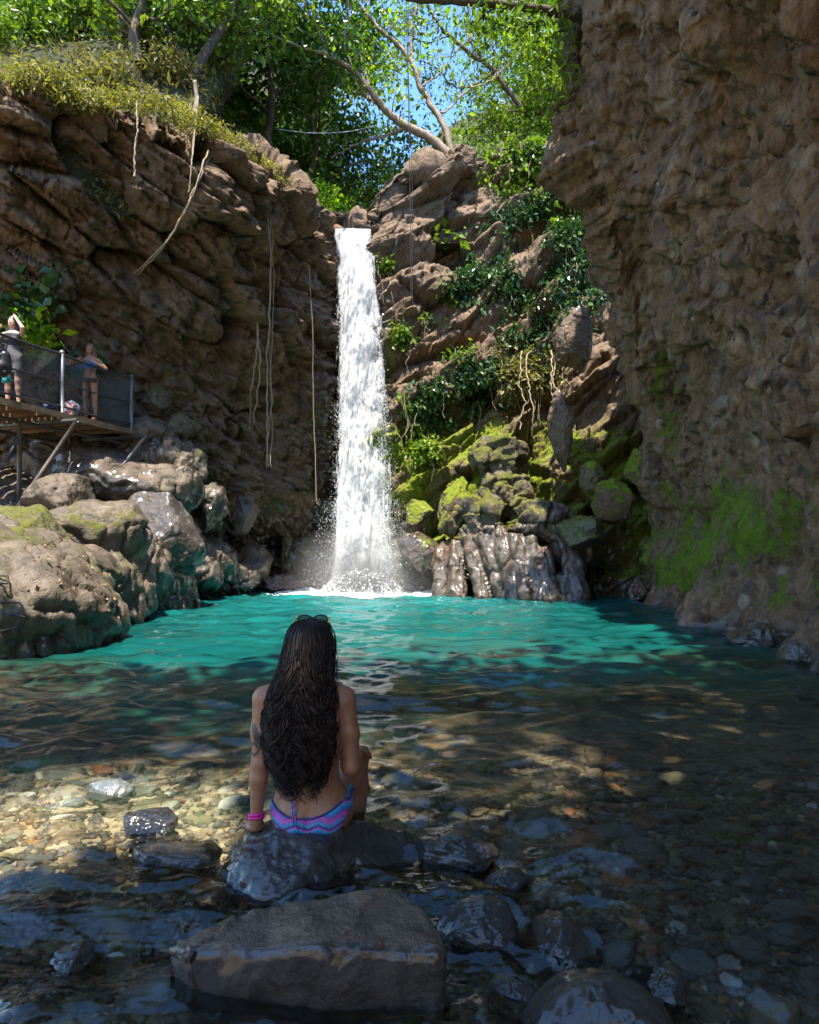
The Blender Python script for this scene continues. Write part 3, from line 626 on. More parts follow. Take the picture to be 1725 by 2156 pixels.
# ------------------------------------------------------------------ the fall
tF = NT('falling_water'); at = tF.attr('cover')
st = tF.noise(3.0, 7, 0.66, (2.8, 2.8, 0.34), 0.25); sp = tF.noise(14, 5, 0.7, (1.6, 1.6, 0.28))
cov = tF.math('ADD', at, tF.math('MULTIPLY_ADD', st, 1.9, -0.95)); cov = tF.math('ADD', cov, tF.math('MULTIPLY_ADD', sp, 0.9, -0.45))
al = tF.ramp(cov, [(0.20, 0), (0.55, 1)])
dfw = tF.n.new('ShaderNodeBsdfDiffuse'); tF.set(dfw.inputs[0], tF.ramp(sp, [(0.3, (0.78, 0.80, 0.82)), (0.6, (0.95, 0.95, 0.95))])); tF.l.new(tF.bump(tF.math('ADD', st, tF.math('MULTIPLY', sp, 0.5)), 0.55, 0.2), dfw.inputs['Normal'])
tlw = tF.n.new('ShaderNodeBsdfTranslucent'); tlw.inputs[0].default_value = (0.85, 0.87, 0.9, 1)
ma = tF.n.new('ShaderNodeMixShader'); ma.inputs[0].default_value = 0.5; tF.l.new(dfw.outputs[0], ma.inputs[1]); tF.l.new(tlw.outputs[0], ma.inputs[2])
tp = tF.n.new('ShaderNodeBsdfTransparent'); mb = tF.n.new('ShaderNodeMixShader'); tF.set(mb.inputs[0], al); tF.l.new(tp.outputs[0], mb.inputs[1]); tF.l.new(ma.outputs[0], mb.inputs[2]); tF.l.new(mb.outputs[0], tF.out.inputs[0])
M['fall'] = tF.m
falls = empty('waterfall', P(765, 1250, 19.6)); tag(falls, 'tall white waterfall plunging through the notch into the pool', 'waterfall')
def fall_edges(v):
    L = np.interp(v, [478, 500, 600, 800, 1000, 1150, 1255], [699, 703, 710, 710, 708, 703, 690])
    R_ = np.interp(v, [478, 500, 560, 690, 780, 950, 1100, 1255], [780, 783, 789, 802, 813, 819, 826, 840]); return L, R_
def fall_sheet(name, dy, grow, cover, seed, parent, amp=0.16):
    nv, nu = 240, 70; vs = np.linspace(0, 1, nv); G = np.zeros((nv, nu, 3)); C_ = np.zeros((nv, nu))
    for i, t in enumerate(vs):
        v = 482 + (1258 - 482) * t; L, R_ = fall_edges(v); m, h = (L + R_) / 2, (R_ - L) / 2 * grow
        s = np.linspace(-1, 1, nu); Y = 21.3 - 1.7 * t ** 0.7 + dy * min(1, t * 4) - 0.35 * (1 - s ** 2)
        if t < 0.02: Y = Y + 0.0
        G[i, :, 0] = (m + s * h - 862.5) / FPX * Y; G[i, :, 1] = Y; G[i, :, 2] = CH - (v - VH) / FPX * Y
        core = 1 - np.abs(s - 0.05 * math.sin(t * 5)) ** (3.0 + 1.5 * (1 - t))
        C_[i] = cover * (0.15 + 0.85 * core) * (1.0 if t < 0.8 else 1 + 0.5 * (t - 0.8) / 0.2) - 0.22 * (1 - sstep(0, 0.15, np.array(1 - np.abs(s))))
    p = G.reshape(-1, 3); q = p * np.array([2.4, 2.4, 0.8]) + seed
    d = amp * fbm(q, 4, 121) * np.clip(np.repeat(vs * 6, nu), 0.15, 1); p[:, 1] -= d; p[:, 0] += 0.35 * d
    me = raw_mesh(name, p - np.array(falls.location), grid_faces(nv, nu), True, {'cover': C_.ravel()})
    return obj(name, me, M['fall'], parent)
fall_sheet('water_curtain', 0.30, 0.95, 1.0, 3, falls)
fall_sheet('water_curtain', 0.0, 1.0, 0.74, 9, falls, 0.22)
fall_sheet('water_curtain', -0.22, 1.10, 0.42, 17, falls, 0.30)
M['drop'] = simple('white_spray_drop', (0.86, 0.88, 0.9), 0.4, 0, 0.05)
rg = np.random.default_rng(21)
def drops(n, vlo, vhi, spread, size, mb):
    v = rg.uniform(vlo, vhi, n); L, R_ = fall_edges(v); s = rg.normal(0, spread, n) + np.sign(rg.normal(size=n)) * 0.78
    Y = 21.0 - 1.7 * ((v - 482) / 776) ** 0.7 - rg.uniform(0, 0.9, n)
    u = (L + R_) / 2 + s * (R_ - L) / 2; x = (u - 862.5) / FPX * Y; z = CH - (v - VH) / FPX * Y
    w = size * rg.uniform(0.4, 1.3, n); l = w * rg.uniform(2, 7, n)
    c = np.stack([x, Y, z], -1); o = np.zeros((n, 6, 3)); o[:, 0, 2] = l; o[:, 1, 2] = -l
    o[:, 2, 0] = w; o[:, 3, 1] = w; o[:, 4, 0] = -w; o[:, 5, 1] = -w
    f = np.array([[0, 2, 3], [0, 3, 4], [0, 4, 5], [0, 5, 2], [1, 3, 2], [1, 4, 3], [1, 5, 4], [1, 2, 5]])
    mb.add((c[:, None] + o).reshape(-1, 3), (f[None] + np.arange(n)[:, None, None] * 6).reshape(-1, 3))
mb = MB(); drops(3000, 560, 1250, 0.10, 0.0045, mb); drops(4500, 850, 1250, 0.20, 0.004, mb); drops(4500, 1050, 1250, 0.42, 0.004, mb)
o = mb.build('spray', M['drop'], falls); tag(o, None, None, None, 'stuff')
# splash: lumps of white water thrown up where the fall lands
mb = MB(); sv, sf_ = ico(1)
for _ in range(6000):
    a = rg.normal(0, 1); cx = -1.33 + a * 0.72; cyy = 19.35 + rg.normal(0, 0.4); h = max(0.0, (0.75 - 0.24 * a * a) * rg.random() ** 2.6)
    r = rg.uniform(0.006, 0.030) * (1 if abs(a) < 1.5 else 0.6)
    q = sv * (1 + 0.35 * noise(sv * 2.2 + rg.uniform(0, 50), 131)[:, None]) * r * np.array([1.2, 1, rg.uniform(0.5, 1.6)])
    mb.add(q + np.array([cx, cyy, h * 0.9]), sf_)
o = mb.build('splash', M['drop'], falls); tag(o, None, None, None, 'stuff')
# drifting mist round the foot of the fall
tM = NT('mist'); tM.n.remove(tM.b); pv = tM.n.new('ShaderNodeVolumePrincipled'); pv.inputs['Color'].default_value = (0.95, 0.97, 1, 1); pv.inputs['Density'].default_value = 0.0; pv.inputs['Anisotropy'].default_value = 0.3
ln = tM.n.new('ShaderNodeVectorMath'); ln.operation = 'LENGTH'; tM.l.new(tM.co, ln.inputs[0])
tM.set(pv.inputs['Density'], tM.math('MULTIPLY', tM.ramp(ln.outputs['Value'], [(0.0, 1.0), (0.3, 0.45), (0.6, 0.12), (1.0, 0.0)]), 2.8)); tM.l.new(pv.outputs[0], tM.out.inputs['Volume'])
sv, sf_ = ico(4); mo = obj('mist', raw_mesh('mist', sv, sf_), tM.m); mo.location = (-1.2, 18.9, 0.2); mo.scale = (2.4, 1.3, 2.0); tag(mo, 'white mist hanging round the foot of the waterfall', None, None, 'stuff')
# stream feeding the fall and the thin rivulet over the polished rock
sx = np.linspace(0, 1, 24); sy = np.linspace(0, 1, 60); G = np.zeros((60, 24, 3))
for i, t in enumerate(sy):
    Y = 21.35 + t * 14; L = (699 + 6 * t - 862.5) / FPX * 21.3; R_ = (781 - 862.5) / FPX * 21.3
    G[i, :, 0] = (L + (R_ - L) * sx) - t * 0.9; G[i, :, 1] = Y; G[i, :, 2] = CH - (481 - VH) / FPX * 21.3 + 0.02 + t * 0.9
p = G.reshape(-1, 3); p[:, 2] += 0.03 * fbm(p * 3, 3, 141)
tag(obj('stream', raw_mesh('stream', p, grid_faces(60, 24), True, {'cover': np.full(len(p), 0.9)}), M['fall']), 'white stream above the lip of the waterfall', None, None, 'structure')
# ------------------------------------------------------------------ foliage
rv = np.random.default_rng(77); RR = random.Random(11)
def leaf_arrays(c, size, rng, droop=0.35, out=None, wid=0.36):
    """one small folded blade per centre"""
    n = len(c); d = rng.normal(size=(n, 3)); d[:, 2] -= droop * 2
    if out is not None: d += out
    d /= np.linalg.norm(d, axis=1)[:, None]
    nn = rng.normal(size=(n, 3)) * 0.7; nn[:, 2] += 0.9; nn -= (nn * d).sum(1)[:, None] * d; nn /= np.linalg.norm(nn, axis=1)[:, None] + 1e-9
    s = np.cross(d, nn); L = (size * np.clip(rng.lognormal(-0.05, 0.38, n), 0.4, 2.0))[:, None] if np.ndim(size) == 0 else (size * rng.uniform(0.7, 1.3, n))[:, None]
    v = np.stack([c, c + d * L * 0.45 + s * L * wid * 0.75 + nn * L * 0.08, c + d * L, c + d * L * 0.45 - s * L * wid * 0.75 + nn * L * 0.08], 1)
    b = np.arange(n)[:, None] * 4
    f = np.concatenate([b + np.array([[0, 1, 2]]), b + np.array([[0, 2, 3]])])
    return v.reshape(-1, 3), f, np.repeat(rng.random(n), 4)
def leaf_obj(name, c, size, mat, parent=None, droop=0.35, out=None, seed=0, wid=0.36, loc=None):
    v, f, a = leaf_arrays(np.asarray(c, float), size, np.random.default_rng(seed), droop, out, wid)
    cl = fbm(np.asarray(c, F32) * 0.9, 2, seed + 3)                       # clumps of darker and lighter leaves (young and old growth)
    a = np.clip(a * 0.6 + 0.25 + 0.45 * np.repeat(cl, 4), 0, 1)
    off = np.array(parent.location) if parent is not None and loc is None else (np.array(loc) if loc is not None else 0)
    return obj(name, raw_mesh(name, v - off, f, False, {'rnd': a}), mat, parent, loc)
def wig(p0, p1, n, amp, rng, sag=0.0):
    p0 = np.array(p0, float); p1 = np.array(p1, float); t = np.linspace(0, 1, n)[:, None]
    w = np.cumsum(rng.normal(size=(n, 3)), 0); w -= w[0] + (w[-1] - w[0]) * t
    q = p0 + (p1 - p0) * t + w * amp / math.sqrt(n); q[:, 2] -= sag * (4 * t[:, 0] * (1 - t[:, 0])); return q
def skeleton(H, seed, lean=(0, 0), forks=5, spread=0.5, r0=0.18, bare=0.35):
    """trunk, limbs and twigs; returns the wood and the twig ends"""
    rng = np.random.default_rng(seed); mb = MB(); tips = []
    top = V3(lean[0] * H, lean[1] * H, H * 0.82); tr = wig((0, 0, -0.4), top, 14, 0.05 * H, rng)
    mb.tube(tr, np.linspace(r0, r0 * 0.3, 14), 7)
    for k in range(forks * 2):
        t = bare + (1 - bare) * (k + 0.5) / (forks * 2); i = min(13, int(t * 13)); a = k * 2.4 + rng.uniform(-.4, .4)
        L = H * spread * (1.1 - 0.55 * t) * rng.uniform(0.7, 1.2)
        e = tr[i] + V3(math.cos(a) * L, math.sin(a) * L, L * rng.uniform(0.15, 0.75)); lm = wig(tr[i], e, 9, 0.10 * L, rng)
        mb.tube(lm, np.linspace(r0 * (0.55 - 0.3 * t), r0 * 0.1, 9), 5)
        for j in range(6):
            q = lm[3 + j] if 3 + j < 9 else lm[8]; l2 = L * rng.uniform(0.2, 0.45); dd = rng.normal(size=3); dd[2] = abs(dd[2]) * 0.5; dd /= np.linalg.norm(dd)
            tw = wig(q, q + dd * l2, 5, 0.12 * l2, rng); mb.tube(tw, np.linspace(r0 * 0.09, r0 * 0.04, 5), 3, cap=False); tips += [tw[-1], tw[2]]
        tips.append(lm[-1])
    tips.append(tr[-1]); return mb, np.array(tips)
TREES = []
def make_tree(name, label, loc, H, seed, mat, n=5000, size=0.2, lean=(0, 0), spread=0.5, r0=0.18, bark='bark', bare=0.35, fluff=0.55, group=None, droop=0.35, cat='tree'):
    o = empty(name, loc); tag(o, label, cat, group); mb, tips = skeleton(H, seed, lean, 5, spread, r0, bare)
    w = mb.build('trunk', M[bark]); w.parent = o
    rng = np.random.default_rng(seed + 1); k = rng.integers(0, len(tips), n)
    c = tips[k] + rng.normal(size=(n, 3)) * np.array([fluff, fluff, fluff * 0.6]) * (0.4 + 0.6 * rng.random(n))[:, None] * H / 9
    cr = leaf_obj('crown', c, size, M[mat], None, droop, None, seed); cr.parent = o
    return o
def copy_thing(src, loc, rz, s, label, group=None):
    r = src.copy(); SC.collection.objects.link(r); r.location = loc; r.rotation_euler = (0, 0, rz); r.scale = (s, s, s * 1.0); r['label'] = label
    if group: r['group'] = group
    for ch in list(src.children):
        c = ch.copy(); SC.collection.objects.link(c); c.parent = r
        for g in list(ch.children):
            d = g.copy(); SC.collection.objects.link(d); d.parent = c
    return r
GHf = GH.reshape(-1, 3)
def gz(x, y):
    a = hillz(np.array([[float(x)]]), np.array([[float(y)]]))[0, 0] if y > 21.6 else -9
    d = (GHf[:, 0] - x) ** 2 + (GHf[:, 1] - y) ** 2; i = d.argmin()
    if d[i] < 0.5: a = max(a, GHf[i, 2])
    return a
def at_uY(u, Y):
    x = (u - 862.5) / FPX * Y; return (x, Y, gz(x, Y) - 0.1)
GF = 'forest trees above the waterfall'
kinds = [('leaf_mid', 'mid green'), ('leaf_dark', 'dark green'), ('leaf_mid', 'fresh green'), ('leaf_lime', 'bright lime')]
protos = {}
specs = [  # u, distance, height, kind, what sets it apart
    (120, 19.5, 8.5, 2, 'tree at the top left corner of the photo above the scrub slope'),
    (262, 19.0, 9.0, 0, 'dark slender trunk standing on the ridge right of the scrub slope'),
    (392, 20.5, 10.0, 0, 'leaning dark trunk on the ridge behind the pale stump'),
    (480, 22.5, 10.0, 1, 'dense tree crown behind the middle of the left ridge'),
    (20, 25.0, 11.0, 0, 'tree behind the scrub at the far left'),
    (190, 26.0, 11.0, 0, 'tree filling the gap between the two ridge trunks'),
    (330, 27.0, 12.0, 1, 'tall tree behind the leaning ridge trunk'),
    (560, 25.5, 11.0, 1, 'dark tree over the lower end of the left ridge'),
    (640, 27.0, 9.0, 1, 'dark tree with glossy leaves left of the gully'),
    (700, 33.0, 11.0, 0, 'tree behind the fork of the leaning limb'),
    (740, 29.0, 6.5, 1, 'dark tree deep in the gully behind the lip'),
    (770, 38.0, 10.0, 2, 'tree closing the gully behind the waterfall notch'),
    (850, 35.0, 6.5, 3, 'sunlit lime tree under the blue sky opening'),
    (930, 36.0, 6.0, 2, 'small tree below the sky right of the leaning trunk'),
    (1010, 33.0, 5.5, 3, 'lime tree on the skyline right of the sky opening'),
    (1090, 31.0, 7.5, 0, 'tree on the right slope below the overhanging branch'),
    (1150, 27.5, 7.0, 2, 'tree on the right slope beside the conglomerate wall'),
    (1190, 32.0, 10.0, 0, 'tall tree half hidden by the conglomerate wall'),
    (250, 34.0, 14.0, 2, 'far tree above the ridge trunks'),
    (80, 33.0, 13.0, 1, 'far dark tree above the top left scrub'),
    (1260, 30.0, 9.0, 1, 'tree behind the top of the conglomerate wall'),
]
for i, (u, Y, H, k, what) in enumerate(specs):
    loc = at_uY(u, Y); mt, cn = kinds[k]
    if k not in protos or len(protos[k]) < 2:
        hh = {0: 10.0, 1: 10.0, 2: 9.0, 3: 6.0}[k]
        o = make_tree('tree', f'{cn} {what}', loc, hh, 300 + i * 7, mt, 8200 if k < 3 else 5200, 0.21 if k != 1 else 0.24, (RR.uniform(-.12, .12), RR.uniform(-.1, .05)), 0.46, 0.17, 'bark', 0.22, 0.75, GF)
        o.scale = (H / hh,) * 3; protos.setdefault(k, []).append((o, hh))
    else:
        p, hh = RR.choice(protos[k]); copy_thing(p, loc, RR.uniform(0, 6.28), H / hh, f'{cn} {what}', GF)
# understory shrubs
def make_bush(name, label, loc, r, n, size, mat, seed, group=None, droop=0.3, squash=0.7, cat='shrub'):
    o = empty(name, loc); tag(o, label, cat, group); rng = np.random.default_rng(seed); mb = MB(); cs = []
    for k in range(9):
        d = rng.normal(size=3); d[2] = abs(d[2]) + 0.35; d /= np.linalg.norm(d); e = d * r * rng.uniform(0.6, 1.0) * np.array([1, 1, squash])
        mb.tube(wig((0, 0, -0.1), e, 6, 0.12 * r, rng), np.linspace(0.025, 0.008, 6) * max(r, 0.6), 4, cap=False)
        m = n // 9; cs.append(e + rng.normal(size=(m, 3)) * r * np.array([0.33, 0.33, 0.26]))
    w = mb.build('stem', M['bark']); w.parent = o
    l = leaf_obj('foliage', np.concatenate(cs), size, M[mat], None, droop, None, seed); l.parent = o; return o
GB = 'bushes round the top of the waterfall'
bp = {}
for i, (u, Y, r, mt, what) in enumerate([
    (800, 25.5, 1.3, 'leaf_lime', 'bright lime bush hanging beside the polished lip rock'), (650, 24.5, 1.3, 'leaf_lime', 'yellow green bush left of the waterfall lip'),
    (700, 26.5, 1.5, 'leaf_dark', 'dark bush in the gully directly behind the lip'), (760, 28.5, 1.8, 'leaf_mid', 'mid green bush in the gully behind the lime bush'),
    (615, 23.5, 1.2, 'leaf_mid', 'bush at the lower end of the left ridge'), (560, 22.5, 1.4, 'leaf_mid', 'bush behind the mossy end of the ridge'),
    (880, 26.5, 1.4, 'leaf_lime', 'lime bush left of the foot of the leaning trunk'), (990, 27.5, 1.6, 'leaf_lime', 'lime bush right of the foot of the leaning trunk'),
    (930, 29.5, 1.7, 'leaf_mid', 'green bush behind the leaning trunk'), (1070, 26.5, 1.5, 'leaf_mid', 'green bush on the right slope over the dark ledge'),
    (1130, 25.8, 1.4, 'leaf_mid', 'bush over the ledges on the right slope'), (1190, 25.6, 1.5, 'leaf_mid', 'bush against the conglomerate wall on the right slope'),
    (1160, 28.5, 1.9, 'leaf_lime', 'yellow green bush higher on the right slope'), (1060, 30.0, 2.0, 'leaf_mid', 'round bush on the right skyline'),
    (830, 31.0, 2.0, 'leaf_mid', 'bush below the sky opening in the gully'), (680, 30.5, 2.0, 'leaf_dark', 'dark bush on the left wall of the gully'),
    (600, 27.5, 2.0, 'leaf_dark', 'dark bush above the left end of the gully'), (1225, 27.0, 1.8, 'leaf_mid', 'bush tucked behind the edge of the conglomerate wall')]):
    if mt not in bp: o = make_bush('bush', what, at_uY(u, Y), 1.5, 3200, 0.15, mt, 500 + i, GB); o.scale = (r / 1.5,) * 3; bp[mt] = o
    else: copy_thing(bp[mt], at_uY(u, Y), RR.uniform(0, 6.28), r / 1.5, what, GB)
for i, (u, Y, r, what) in enumerate([(230, 19.0, 1.2, 'dry bush left of the twin stemmed trunk'), (340, 18.0, 0.9, 'dry bush between the ridge trunks'), (130, 20.5, 1.6, 'dry bush at the top of the scrub slope')]):
    if i == 0: o0 = make_bush('bush', what, at_uY(u, Y), 1.2, 1700, 0.14, 'leaf_dry', 560, 'dry bushes on the left slope')
    else: copy_thing(o0, at_uY(u, Y), RR.uniform(0, 6.28), r / 1.2, what, 'dry bushes on the left slope')
for u, Y, r, what in [(40, 18.0, 1.3, 'green bush near the top left corner of the photo'), (130, 19.2, 1.4, 'green bush left of the twin stemmed trunk on the slope'), (225, 20.2, 1.3, 'green bush just behind the twin stemmed trunk'), (-30, 16.8, 1.0, 'green bush cut by the left edge above the cliff')]: copy_thing(bp['leaf_mid'], at_uY(u, Y), RR.uniform(0, 6.28), r / 1.5, what, GB)
# ground cover on the slopes and the grassy fringe of the left ridge
def scatter_on(G, n, wfun, rng):
    q = G.reshape(-1, 3); w = np.maximum(wfun(q), 0); w /= w.sum(); i = rng.choice(len(q), n, p=w); return q[i] + rng.normal(size=(n, 3)) * 0.06
cc = scatter_on(GH, 24000, lambda q: (0.08 + np.maximum(0, fbm(q * 0.7, 3, 151))) * (q[:, 1] < 30), rv)
cc[:, 2] += np.abs(rv.normal(size=len(cc))) * 0.12
tag(leaf_obj('scrub', cc, 0.17, M['leaf_dry'], None, 0.0, None, 9, 0.22), 'dry yellowish scrub covering the left slope', None, None, 'stuff')
xs_, ys_ = np.meshgrid(np.linspace(-16, 16, 240), np.linspace(21.8, 42, 160)); HG = np.stack([xs_, ys_, hillz(xs_, ys_)], -1)
cc = scatter_on(HG, 26000, lambda q: (0.3 + np.maximum(0, fbm(q * 0.5, 3, 152))) * (np.abs(q[:, 0] + 1.0) > 0.9), rv); cc[:, 2] += np.abs(rv.normal(size=len(cc))) * 0.45
tag(leaf_obj('undergrowth', cc, 0.24, M['leaf_mid'], None, 0.1, None, 10), 'green undergrowth covering the slopes behind the fall', None, None, 'stuff')
rid = np.array([P(u, v, Y - 0.05) for u, v, Y in zip(uA[:10], vA[:10], YA[:10])]); rid = spline(rid, 400)
k = rv.integers(0, 400, 11000); c = rid[k] + rv.normal(size=(11000, 3)) * np.array([0.12, 0.10, 0.05])
lob = 0.35 + 0.75 * np.maximum(0, noise(rid * 0.9 + 4, 153)) + 0.25 * noise(rid * 3, 154); dn = rv.random(11000) ** 1.5
wk = np.interp(np.linspace(0, 1, 400), [0, .12, .2, .35, .8, .9, 1], [0.15, 0.15, 0.7, 1, 1, 0.4, 0.1])
c[:, 2] += 0.10 - dn * lob[k] * 1.1 * wk[k]; c[:, 1] += -0.12 + 0.35 * (dn < 0.15) * rv.random(11000); c = c[rv.random(11000) < wk[k]]
tag(leaf_obj('ridge_grass', c, 0.085, M['leaf_grass'], None, 0.5, None, 12, 0.25), 'yellow green grass and moss fringe drooping over the left ridge', None, None, 'stuff')
# creepers on the sunny ledges at the right of the fall
GCf = GC.reshape(-1, 3); NC = grid_normals(GC).reshape(-1, 3); NC *= np.sign((NC * (V3(0, 4, 3) - GCf)).sum(1))[:, None]
uC_ = GCf[:, 0] / GCf[:, 1] * FPX + 862.5; vC_ = VH - (GCf[:, 2] - CH) / GCf[:, 1] * FPX
GV = 'creepers hanging on the right ledges'
def creeper(label, blobs, n, size, mat, seed, lift=0.22):
    w = np.zeros(len(GCf))
    for u, v, su, sv_, k in blobs: w += k * np.exp(-((uC_ - u) / su) ** 2 - ((vC_ - v) / sv_) ** 2)
    w *= np.maximum(0, 0.35 + fbm(GCf * 1.1, 3, seed)) * (w > 0.05); rng = np.random.default_rng(seed); w /= w.sum()
    i = rng.choice(len(GCf), n, p=w); c = GCf[i] + NC[i] * (rng.random(n) * lift + 0.03)[:, None] + rng.normal(size=(n, 3)) * 0.05
    o = empty('creeper', c.mean(0)); tag(o, label, 'creeper', GV); 
    for _ in range(13):
        j = rng.integers(0, n); L = rng.uniform(0.4, 1.6); MB().tube(wig(c[j] + NC[i[j]] * 0.1, c[j] + V3(rng.normal() * 0.15, -0.25 * L, -L), 9, 0.12, rng), np.linspace(0.011, 0.005, 9), 4, cap=False).build('stem', M['vine'], o)
    leaf_obj('foliage', c, size, M[mat], o, 0.55, NC[i] * 0.7, seed); return o
creeper('dark glossy creeper clump on the ledge in the middle of the right cliff', [(1015, 590, 48, 40, 1), (960, 600, 30, 22, 0.6), (1070, 615, 30, 30, 0.6)], 5200, 0.15, 'leaf_ivy', 601)
creeper('long creeper curtain left of the conglomerate wall', [(1215, 520, 45, 65, 1), (1175, 610, 50, 60, 1), (1120, 690, 50, 55, 0.9), (1240, 470, 30, 40, 0.6), (1235, 610, 30, 60, 0.7)], 11000, 0.15, 'leaf_ivy', 602)
creeper('creeper trailing over the top ledge right of the fall', [(1090, 470, 45, 30, 1), (1150, 430, 50, 40, 0.8), (1010, 480, 30, 18, 0.4)], 5000, 0.15, 'leaf_ivy', 603)
creeper('dark creeper in the shaded hollow above the moss', [(975, 835, 55, 32, 1), (900, 870, 35, 40, 0.8), (1010, 790, 40, 30, 0.5)], 5500, 0.15, 'leaf_ivy', 604)
creeper('small ferny creeper hanging over the bright moss beside the fall', [(885, 920, 25, 35, 1), (870, 850, 20, 20, 0.5)], 2600, 0.13, 'leaf_mid', 605)
creeper('leafy tufts dotting the slab beside the fall', [(850, 700, 18, 20, 1), (935, 640, 14, 30, 1), (955, 740, 30, 18, 0.7), (900, 680, 14, 14, 0.7), (815, 555, 14, 14, 0.8)], 1700, 0.13, 'leaf_mid', 606)
creeper('yellowish creeper mat between the roots under the curtain', [(1100, 760, 40, 50, 1), (1050, 830, 40, 30, 0.6), (1150, 800, 30, 30, 0.6)], 6000, 0.13, 'leaf_dry', 607)
creeper('scrubby plants covering the steep slope at the top of the right cliff', [(1130, 330, 60, 40, 1), (1190, 400, 30, 60, 0.8), (1080, 380, 50, 30, 0.5)], 9000, 0.17, 'leaf_mid', 608, 0.5)
# hanging roots and lianas
def hang(name, label, pts, r0, r1, mat='vine', group='roots and lianas hanging on the cliffs', n=60, amp=0.03, strands=1, cat='hanging root', seed=0):
    q = spline([P(*a) for a in pts], n); rng = np.random.default_rng(seed + int(pts[0][0])); mb = MB()
    for s_ in range(strands):
        w = np.cumsum(rng.normal(size=(n, 3)), 0) * amp / math.sqrt(n); w -= np.linspace(0, 1, n)[:, None] * w[-1] * (s_ == 0)
        mb.tube(q + w + (rng.normal(size=3) * 0.04 if s_ else 0), np.linspace(r0, r1, n) * (1 if s_ == 0 else 0.5), 5)
    o = mb.build(name, M[mat], None, True, q[0]); return tag(o, label, cat, group)
hang('hanging_root', 'short pale root hanging straight down below the grassy ridge', [(288, 212, 14.0), (286, 290, 13.9), (283, 372, 13.9)], 0.017, 0.022, amp=0.06)
hang('hanging_root', 'long pale liana slanting from the ridge down to the left', [(440, 318, 15.2), (412, 385, 14.9), (372, 468, 15.0), (325, 535, 15.6), (272, 584, 16.4)], 0.020, 0.030, strands=2, amp=0.07)
hang('hanging_root', 'frayed thin root joining the slanting liana from above', [(418, 200, 15.6), (410, 290, 15.2), (405, 350, 15.0), (398, 405, 15.0)], 0.016, 0.012, strands=2)
hang('hanging_root', 'sunlit frayed root tuft dangling from the lower ledge', [(541, 655, 18.0), (545, 720, 17.9), (541, 800, 17.9), (535, 895, 17.9)], 0.022, 0.010, strands=3, amp=0.10)
hang('hanging_root', 'longest pale root hanging in front of the recessed cave', [(560, 400, 17.3), (570, 560, 17.5), (566, 760, 17.8), (567, 870, 17.9), (566, 982, 17.9)], 0.012, 0.020, strands=3, amp=0.10)
hang('hanging_root', 'thin root hanging beside the dark wet slot left of the fall', [(652, 560, 19.0), (660, 700, 19.2), (661, 850, 19.4), (667, 1060, 19.4)], 0.012, 0.012)
hang('hanging_root', 'thin liana hanging behind the platform railing', [(245, 560, 17.2), (240, 640, 17.0), (228, 700, 16.8), (222, 760, 16.6)], 0.022, 0.018)
hang('hanging_root', 'thick root creeping over the blocks under the ridge', [(330, 330, 16.1), (285, 350, 16.3), (262, 400, 16.4), (245, 470, 16.8), (240, 540, 17.1)], 0.06, 0.04)
hang('hanging_root', 'branch crossing the dark recess at the far left under the ridge', [(0, 258, 13.9), (50, 235, 13.8), (110, 205, 13.9), (190, 190, 14.2)], 0.04, 0.05)
for a, what in (((1098, 'left'), 'leftmost'), ((1122, 'm'), 'second'), ((1160, 'm'), 'third'), ((1175, 'r'), 'rightmost')):
    u = a[0]; hang('hanging_root', f'{what} of the wavy roots under the creeper curtain', [(u, 740, 18.9), (u - 8, 800, 18.5), (u + 4, 850, 18.3), (u - 4, 905, 18.3)], 0.022, 0.014, amp=0.12)
# bare-limbed tree leaning out over the notch, right of the lip
o = empty('leaning_tree', P(955, 335, 23.8)); tag(o, 'bare forked tree leaning left over the notch against the blue sky', 'tree')
mb = MB(); rl = np.random.default_rng(31); tw = []
limbs = [([(955, 340, 23.8), (910, 292, 23.8), (850, 262, 23.7), (815, 235, 23.6), (780, 190, 23.4), (745, 150, 23.2), (690, 118, 23.0), (630, 98, 22.8), (560, 70, 22.6)], 0.17, 0.04),
         ([(958, 345, 23.8), (935, 265, 23.9), (910, 225, 24.0), (885, 185, 24.0), (868, 130, 24.0), (835, 92, 24.0), (800, 60, 24.0), (760, 15, 24.0), (720, -40, 24)], 0.12, 0.05),
         ([(868, 130, 24.0), (866, 70, 24.1), (880, 0, 24.2), (885, -60, 24.3)], 0.06, 0.03), ([(912, 228, 24.0), (940, 235, 24.2), (985, 190, 24.5), (1030, 172, 24.8), (1065, 140, 25)], 0.04, 0.02),
         ([(815, 235, 23.6), (790, 215, 23.8), (765, 200, 24.0), (735, 195, 24.2)], 0.07, 0.03), ([(745, 150, 23.2), (725, 90, 23.2), (735, 20, 23.2), (730, -40, 23)], 0.05, 0.02),
         ([(780, 190, 23.4), (760, 120, 23.6), (742, 60, 23.8), (700, 0, 24)], 0.04, 0.015), ([(690, 118, 23.0), (670, 60, 23.0), (640, 10, 23)], 0.035, 0.015), ([(885, 185, 24), (930, 150, 24.2), (960, 110, 24.4), (1000, 70, 24.6)], 0.03, 0.012),
         ([(700, 330, 24.5), (760, 300, 24), (810, 285, 23.8), (860, 268, 23.7)], 0.03, 0.05)]
for pts, a, b in limbs:
    q = spline([P(*s_) for s_ in pts], 40); q += rl.normal(size=(40, 3)) * 0.02; mb.tube(q, np.linspace(a, b, 40), 6)
    for k in range(7):
        i = rl.integers(12, 40); L = rl.uniform(0.5, 1.8); d = rl.normal(size=3); d[2] = abs(d[2]); d /= np.linalg.norm(d); t_ = wig(q[i], q[i] + d * L, 8, 0.15, rl); mb.tube(t_, np.linspace(0.022, 0.007, 8), 4, cap=False); tw.append(t_[-1]); tw.append(t_[5])
